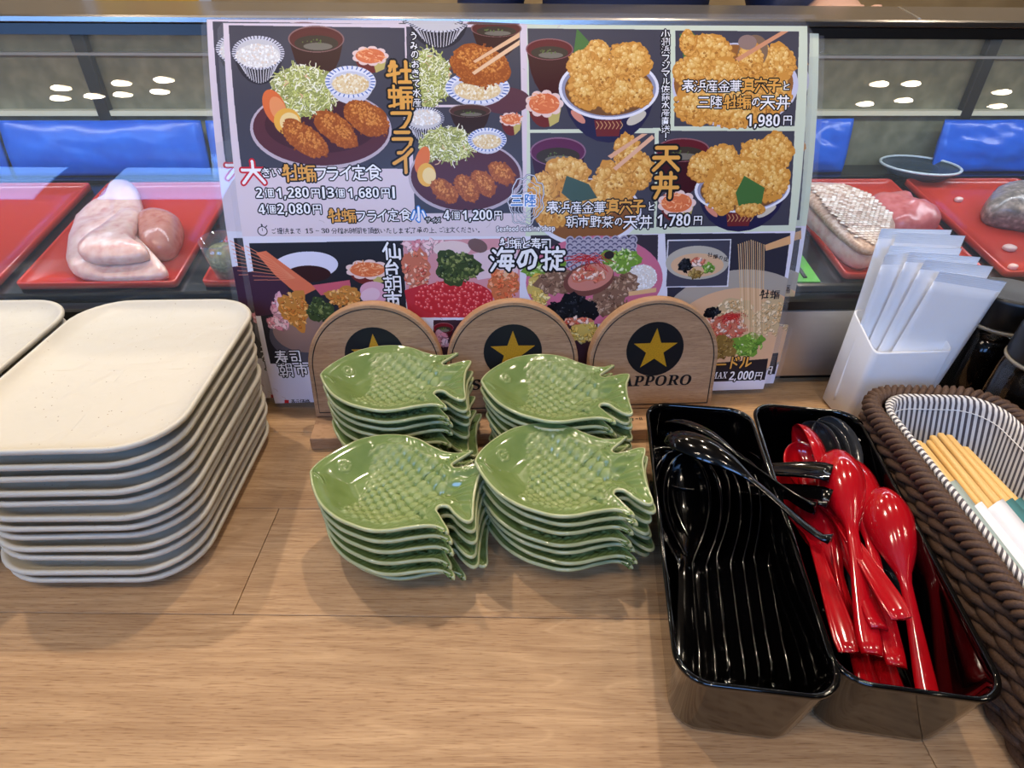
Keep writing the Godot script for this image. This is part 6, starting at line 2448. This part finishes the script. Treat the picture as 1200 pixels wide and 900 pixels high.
	latin("1,280", 137, 250, 560, 34, Color8(250, 248, 250), Color8(22, 20, 24), false)
	glyph("円", 274, 562, 32, 31, Color8(250, 248, 250), Color8(22, 20, 24), 1.00)
	latin("|", 297, 306, 562, 40, Color8(250, 248, 250), Color8(22, 20, 24), false)
	latin("3", 315, 339, 562, 34, Color8(250, 248, 250), Color8(22, 20, 24), false)
	glyph("個", 360, 563, 29, 29, Color8(250, 248, 250), Color8(22, 20, 24), 1.00)
	latin("1,680", 387, 496, 563, 34, Color8(250, 248, 250), Color8(22, 20, 24), false)
	glyph("円", 520, 564, 33, 32, Color8(250, 248, 250), Color8(22, 20, 24), 1.00)
	latin("|", 544, 553, 564, 40, Color8(250, 248, 250), Color8(22, 20, 24), false)
	latin("4", 68, 92, 615, 34, Color8(250, 248, 250), Color8(22, 20, 24), false)
	glyph("個", 113, 615, 29, 29, Color8(250, 248, 250), Color8(22, 20, 24), 1.00)
	latin("2,080", 134, 250, 615, 35, Color8(250, 248, 250), Color8(22, 20, 24), false)
	glyph("円", 274, 617, 33, 32, Color8(250, 248, 250), Color8(22, 20, 24), 1.00)
	glyph("牡", 335, 641, 45, 44, Color8(232, 168, 78), Color8(22, 20, 24), 1.15)
	glyph("蠣", 384, 642, 45, 44, Color8(232, 168, 78), Color8(22, 20, 24), 1.15)
	glyph("フ", 426, 642, 36, 35, Color8(250, 248, 250), Color8(22, 20, 24), 1.20)
	glyph("ラ", 466, 643, 36, 35, Color8(250, 248, 250), Color8(22, 20, 24), 1.20)
	glyph("イ", 502, 643, 36, 35, Color8(250, 248, 250), Color8(22, 20, 24), 1.20)
	glyph("定", 542, 641, 39, 38, Color8(250, 248, 250), Color8(22, 20, 24), 1.00)
	glyph("食", 585, 641, 39, 38, Color8(250, 248, 250), Color8(22, 20, 24), 1.00)
	glyph("小", 634, 639, 49, 47, Color8(250, 248, 250), Color8(40, 120, 205), 1.20)
	glyph("サ", 667, 660, 18, 17, Color8(250, 248, 250), Color8(22, 20, 24), 1.00)
	glyph("イ", 686, 661, 18, 17, Color8(250, 248, 250), Color8(22, 20, 24), 1.00)
	glyph("ズ", 704, 661, 18, 17, Color8(250, 248, 250), Color8(22, 20, 24), 1.00)
	latin("4", 723, 745, 643, 35, Color8(250, 248, 250), Color8(22, 20, 24), false)
	glyph("個", 767, 644, 27, 26, Color8(250, 248, 250), Color8(22, 20, 24), 1.00)
	latin("1,200", 791, 900, 644, 35, Color8(250, 248, 250), Color8(22, 20, 24), false)
	glyph("円", 922, 645, 31, 30, Color8(250, 248, 250), Color8(22, 20, 24), 1.00)
	clock(73, 691, 18, 17, 0)
	glyph("ご", 112, 692, 19, 19, Color8(30, 28, 34), Color(0, 0, 0, 0), 0.80)
	glyph("提", 134, 692, 19, 19, Color8(30, 28, 34), Color(0, 0, 0, 0), 0.80)
	glyph("供", 156, 692, 19, 19, Color8(30, 28, 34), Color(0, 0, 0, 0), 0.80)
	glyph("ま", 177, 693, 19, 19, Color8(30, 28, 34), Color(0, 0, 0, 0), 0.80)
	glyph("で", 199, 693, 19, 19, Color8(30, 28, 34), Color(0, 0, 0, 0), 0.80)
	latin("15 ~ 30", 224, 309, 693, 17, Color8(30, 28, 34), Color(0, 0, 0, 0), true)
	glyph("分", 327, 694, 20, 19, Color8(30, 28, 34), Color(0, 0, 0, 0), 0.80)
	glyph("程", 349, 694, 20, 19, Color8(30, 28, 34), Color(0, 0, 0, 0), 0.80)
	glyph("お", 370, 694, 20, 19, Color8(30, 28, 34), Color(0, 0, 0, 0), 0.80)
	glyph("時", 392, 694, 20, 19, Color8(30, 28, 34), Color(0, 0, 0, 0), 0.80)
	glyph("間", 414, 695, 20, 19, Color8(30, 28, 34), Color(0, 0, 0, 0), 0.80)
	glyph("を", 436, 695, 20, 19, Color8(30, 28, 34), Color(0, 0, 0, 0), 0.80)
	glyph("頂", 457, 695, 20, 19, Color8(30, 28, 34), Color(0, 0, 0, 0), 0.80)
	glyph("戴", 479, 696, 20, 19, Color8(30, 28, 34), Color(0, 0, 0, 0), 0.80)
	glyph("い", 501, 696, 20, 19, Color8(30, 28, 34), Color(0, 0, 0, 0), 0.80)
	glyph("た", 523, 696, 20, 19, Color8(30, 28, 34), Color(0, 0, 0, 0), 0.80)
	glyph("し", 545, 697, 20, 19, Color8(30, 28, 34), Color(0, 0, 0, 0), 0.80)
	glyph("ま", 566, 697, 20, 19, Color8(30, 28, 34), Color(0, 0, 0, 0), 0.80)
	glyph("す", 588, 697, 20, 19, Color8(30, 28, 34), Color(0, 0, 0, 0), 0.80)
	glyph("。", 610, 697, 20, 19, Color8(30, 28, 34), Color(0, 0, 0, 0), 0.80)
	glyph("ご", 591, 695, 20, 19, Color8(30, 28, 34), Color(0, 0, 0, 0), 0.80)
	glyph("了", 613, 696, 20, 19, Color8(30, 28, 34), Color(0, 0, 0, 0), 0.80)
	glyph("承", 634, 696, 20, 19, Color8(30, 28, 34), Color(0, 0, 0, 0), 0.80)
	glyph("の", 656, 696, 20, 19, Color8(30, 28, 34), Color(0, 0, 0, 0), 0.80)
	glyph("上", 678, 697, 20, 19, Color8(30, 28, 34), Color(0, 0, 0, 0), 0.80)
	glyph("、", 699, 697, 20, 19, Color8(30, 28, 34), Color(0, 0, 0, 0), 0.80)
	glyph("ご", 712, 695, 19, 19, Color8(30, 28, 34), Color(0, 0, 0, 0), 0.80)
	glyph("注", 732, 696, 19, 19, Color8(30, 28, 34), Color(0, 0, 0, 0), 0.80)
	glyph("文", 753, 696, 19, 19, Color8(30, 28, 34), Color(0, 0, 0, 0), 0.80)
	glyph("く", 773, 696, 19, 19, Color8(30, 28, 34), Color(0, 0, 0, 0), 0.80)
	glyph("だ", 794, 697, 19, 19, Color8(30, 28, 34), Color(0, 0, 0, 0), 0.80)
	glyph("さ", 815, 697, 19, 19, Color8(30, 28, 34), Color(0, 0, 0, 0), 0.80)
	glyph("い", 835, 697, 20, 19, Color8(30, 28, 34), Color(0, 0, 0, 0), 0.80)
	glyph("。", 856, 697, 20, 19, Color8(30, 28, 34), Color(0, 0, 0, 0), 0.80)
	glyph("小", 1530, 29, 29, 28, Color8(250, 248, 250), Color8(22, 20, 24), 1.00)
	glyph("渕", 1529, 57, 29, 28, Color8(250, 248, 250), Color8(22, 20, 24), 1.00)
	glyph("浜", 1529, 84, 29, 27, Color8(250, 248, 250), Color8(22, 20, 24), 1.00)
	glyph("フ", 1529, 112, 29, 27, Color8(250, 248, 250), Color8(22, 20, 24), 1.00)
	glyph("ジ", 1529, 139, 29, 27, Color8(250, 248, 250), Color8(22, 20, 24), 1.00)
	glyph("マ", 1529, 166, 29, 27, Color8(250, 248, 250), Color8(22, 20, 24), 1.00)
	glyph("ル", 1529, 193, 29, 27, Color8(250, 248, 250), Color8(22, 20, 24), 1.00)
	glyph("佐", 1529, 220, 29, 27, Color8(250, 248, 250), Color8(22, 20, 24), 1.00)
	glyph("藤", 1529, 247, 29, 27, Color8(250, 248, 250), Color8(22, 20, 24), 1.00)
	glyph("水", 1529, 274, 29, 27, Color8(250, 248, 250), Color8(22, 20, 24), 1.00)
	glyph("産", 1530, 301, 29, 27, Color8(250, 248, 250), Color8(22, 20, 24), 1.00)
	glyph("直", 1530, 328, 29, 27, Color8(250, 248, 250), Color8(22, 20, 24), 1.00)
	glyph("送", 1531, 355, 29, 27, Color8(250, 248, 250), Color8(22, 20, 24), 1.00)
	glyph("！", 1532, 382, 29, 27, Color8(250, 248, 250), Color8(22, 20, 24), 1.00)
	glyph("天", 1537, 453, 91, 85, Color8(232, 168, 78), Color8(22, 20, 24), 1.25)
	glyph("丼", 1538, 548, 92, 86, Color8(232, 168, 78), Color8(22, 20, 24), 1.25)
	glyph("表", 1612, 208, 41, 39, Color8(250, 248, 250), Color8(22, 20, 24), 1.00)
	glyph("浜", 1656, 208, 42, 39, Color8(250, 248, 250), Color8(22, 20, 24), 1.00)
	glyph("産", 1699, 209, 42, 39, Color8(250, 248, 250), Color8(22, 20, 24), 1.00)
	glyph("金", 1743, 209, 42, 39, Color8(250, 248, 250), Color8(22, 20, 24), 1.00)
	glyph("華", 1786, 209, 42, 39, Color8(250, 248, 250), Color8(22, 20, 24), 1.00)
	glyph("真", 1831, 206, 50, 46, Color8(232, 168, 78), Color8(22, 20, 24), 1.20)
	glyph("穴", 1878, 206, 50, 46, Color8(232, 168, 78), Color8(22, 20, 24), 1.20)
	glyph("子", 1926, 206, 50, 47, Color8(232, 168, 78), Color8(22, 20, 24), 1.20)
	glyph("と", 1970, 209, 31, 29, Color8(250, 248, 250), Color8(22, 20, 24), 1.00)
	glyph("三", 1669, 264, 42, 39, Color8(250, 248, 250), Color8(22, 20, 24), 1.00)
	glyph("陸", 1713, 264, 42, 39, Color8(250, 248, 250), Color8(22, 20, 24), 1.00)
	glyph("牡", 1767, 264, 47, 43, Color8(232, 168, 78), Color8(22, 20, 24), 1.20)
	glyph("蠣", 1817, 264, 47, 43, Color8(232, 168, 78), Color8(22, 20, 24), 1.20)
	glyph("の", 1861, 264, 34, 32, Color8(250, 248, 250), Color8(22, 20, 24), 1.00)
	glyph("天", 1905, 264, 50, 46, Color8(250, 248, 250), Color8(22, 20, 24), 1.00)
	glyph("丼", 1962, 265, 50, 46, Color8(250, 248, 250), Color8(22, 20, 24), 1.00)
	latin("1,980", 1829, 1952, 326, 41, Color8(250, 248, 250), Color8(22, 20, 24), false)
	glyph("円", 1981, 326, 35, 32, Color8(250, 248, 250), Color8(22, 20, 24), 1.00)
	glyph("表", 1123, 621, 42, 40, Color8(250, 248, 250), Color8(22, 20, 24), 1.00)
	glyph("浜", 1166, 621, 42, 40, Color8(250, 248, 250), Color8(22, 20, 24), 1.00)
	glyph("産", 1210, 622, 42, 40, Color8(250, 248, 250), Color8(22, 20, 24), 1.00)
	glyph("金", 1253, 622, 42, 40, Color8(250, 248, 250), Color8(22, 20, 24), 1.00)
	glyph("華", 1297, 623, 42, 40, Color8(250, 248, 250), Color8(22, 20, 24), 1.00)
	glyph("真", 1344, 620, 50, 48, Color8(232, 168, 78), Color8(22, 20, 24), 1.20)
	glyph("穴", 1392, 621, 50, 48, Color8(232, 168, 78), Color8(22, 20, 24), 1.20)
	glyph("子", 1439, 621, 51, 48, Color8(232, 168, 78), Color8(22, 20, 24), 1.20)
	glyph("と", 1487, 622, 32, 30, Color8(250, 248, 250), Color8(22, 20, 24), 1.00)
	glyph("朝", 1193, 673, 41, 39, Color8(250, 248, 250), Color8(22, 20, 24), 1.00)
	glyph("市", 1237, 674, 41, 39, Color8(250, 248, 250), Color8(22, 20, 24), 1.00)
	glyph("野", 1282, 674, 41, 39, Color8(250, 248, 250), Color8(22, 20, 24), 1.00)
	glyph("菜", 1327, 675, 41, 39, Color8(250, 248, 250), Color8(22, 20, 24), 1.00)
	glyph("の", 1368, 675, 32, 30, Color8(250, 248, 250), Color8(22, 20, 24), 1.00)
	glyph("天", 1413, 676, 48, 45, Color8(250, 248, 250), Color8(22, 20, 24), 1.00)
	glyph("丼", 1471, 677, 48, 46, Color8(250, 248, 250), Color8(22, 20, 24), 1.00)
	latin("1,780", 1513, 1639, 671, 43, Color8(250, 248, 250), Color8(22, 20, 24), false)
	glyph("円", 1668, 673, 35, 33, Color8(250, 248, 250), Color8(22, 20, 24), 1.00)
	oyster_mark(1026, 596, 62, 86, 12)
	glyph("三", 991, 596, 40, 38, Color8(40, 120, 205), Color8(250, 248, 250), 1.10)
	glyph("陸", 1038, 596, 40, 38, Color8(40, 120, 205), Color8(250, 248, 250), 1.10)
	latin("Seafood cuisine shop", 915, 1130, 698, 18, Color8(250, 248, 250), Color8(120, 112, 124), false)
	glyph("牡", 946, 748, 38, 37, Color8(250, 248, 250), Color8(22, 20, 24), 1.00)
	glyph("蠣", 984, 748, 38, 37, Color8(250, 248, 250), Color8(22, 20, 24), 1.00)
	glyph("と", 1022, 749, 38, 37, Color8(250, 248, 250), Color8(22, 20, 24), 1.00)
	glyph("寿", 1060, 749, 38, 37, Color8(250, 248, 250), Color8(22, 20, 24), 1.00)
	glyph("司", 1098, 750, 38, 37, Color8(250, 248, 250), Color8(22, 20, 24), 1.00)
	glyph("海", 935, 805, 83, 82, Color8(250, 248, 250), Color8(22, 20, 24), 1.30)
	glyph("の", 1028, 807, 83, 82, Color8(250, 248, 250), Color8(22, 20, 24), 1.30)
	glyph("掟", 1125, 805, 83, 82, Color8(250, 248, 250), Color8(22, 20, 24), 1.30)
	glyph("仙", 527, 768, 59, 58, Color8(250, 248, 250), Color8(22, 20, 24), 1.15)
	glyph("台", 522, 830, 59, 59, Color8(250, 248, 250), Color8(22, 20, 24), 1.15)
	glyph("朝", 521, 894, 60, 61, Color8(250, 248, 250), Color8(22, 20, 24), 1.15)
	glyph("市", 519, 953, 60, 63, Color8(250, 248, 250), Color8(22, 20, 24), 1.15)
	glyph("寿", 66, 1173, 45, 51, Color8(250, 248, 250), Color8(22, 20, 24), 1.00)
	glyph("司", 119, 1171, 45, 51, Color8(250, 248, 250), Color8(22, 20, 24), 1.00)
	glyph("朝", 72, 1234, 49, 57, Color8(250, 248, 250), Color8(22, 20, 24), 1.00)
	glyph("市", 135, 1232, 49, 57, Color8(250, 248, 250), Color8(22, 20, 24), 1.00)
	poly([41, 1372, 58, 1373, 54, 1392, 37, 1391], Color8(206, 34, 40))
	glyph("表", 74, 1382, 18, 23, Color8(24, 20, 26), Color(0, 0, 0, 0), 0.90)
	glyph("示", 93, 1382, 18, 23, Color8(24, 20, 26), Color(0, 0, 0, 0), 0.90)
	glyph("価", 112, 1383, 18, 23, Color8(24, 20, 26), Color(0, 0, 0, 0), 0.90)
	glyph("格", 132, 1384, 18, 23, Color8(24, 20, 26), Color(0, 0, 0, 0), 0.90)
	glyph("ー", 1835, 1260, 47, 52, Color8(232, 168, 78), Color8(22, 20, 24), 1.30)
	glyph("ド", 1892, 1253, 47, 52, Color8(232, 168, 78), Color8(22, 20, 24), 1.30)
	glyph("ル", 1942, 1251, 47, 52, Color8(232, 168, 78), Color8(22, 20, 24), 1.30)
	latin("MAX", 1808, 1875, 1312, 33, Color8(250, 248, 250), Color8(22, 20, 24), true)
	latin("2,000", 1886, 1989, 1315, 42, Color8(250, 248, 250), Color8(22, 20, 24), false)
	glyph("円", 2012, 1319, 33, 38, Color8(250, 248, 250), Color8(22, 20, 24), 1.00)
	glyph("牡", 1964, 959, 34, 34, Color8(40, 36, 40), Color(0, 0, 0, 0), 1.10)
	glyph("蠣", 2006, 960, 34, 34, Color8(40, 36, 40), Color(0, 0, 0, 0), 1.10)
	glyph("牡", 1726, 802, 17, 16, Color8(40, 36, 40), Color(0, 0, 0, 0), 1.00)
	glyph("蠣", 1748, 808, 17, 16, Color8(40, 36, 40), Color(0, 0, 0, 0), 1.00)
	glyph("の", 1769, 813, 17, 16, Color8(40, 36, 40), Color(0, 0, 0, 0), 1.00)
	glyph("掟", 1790, 819, 17, 16, Color8(40, 36, 40), Color(0, 0, 0, 0), 1.00)
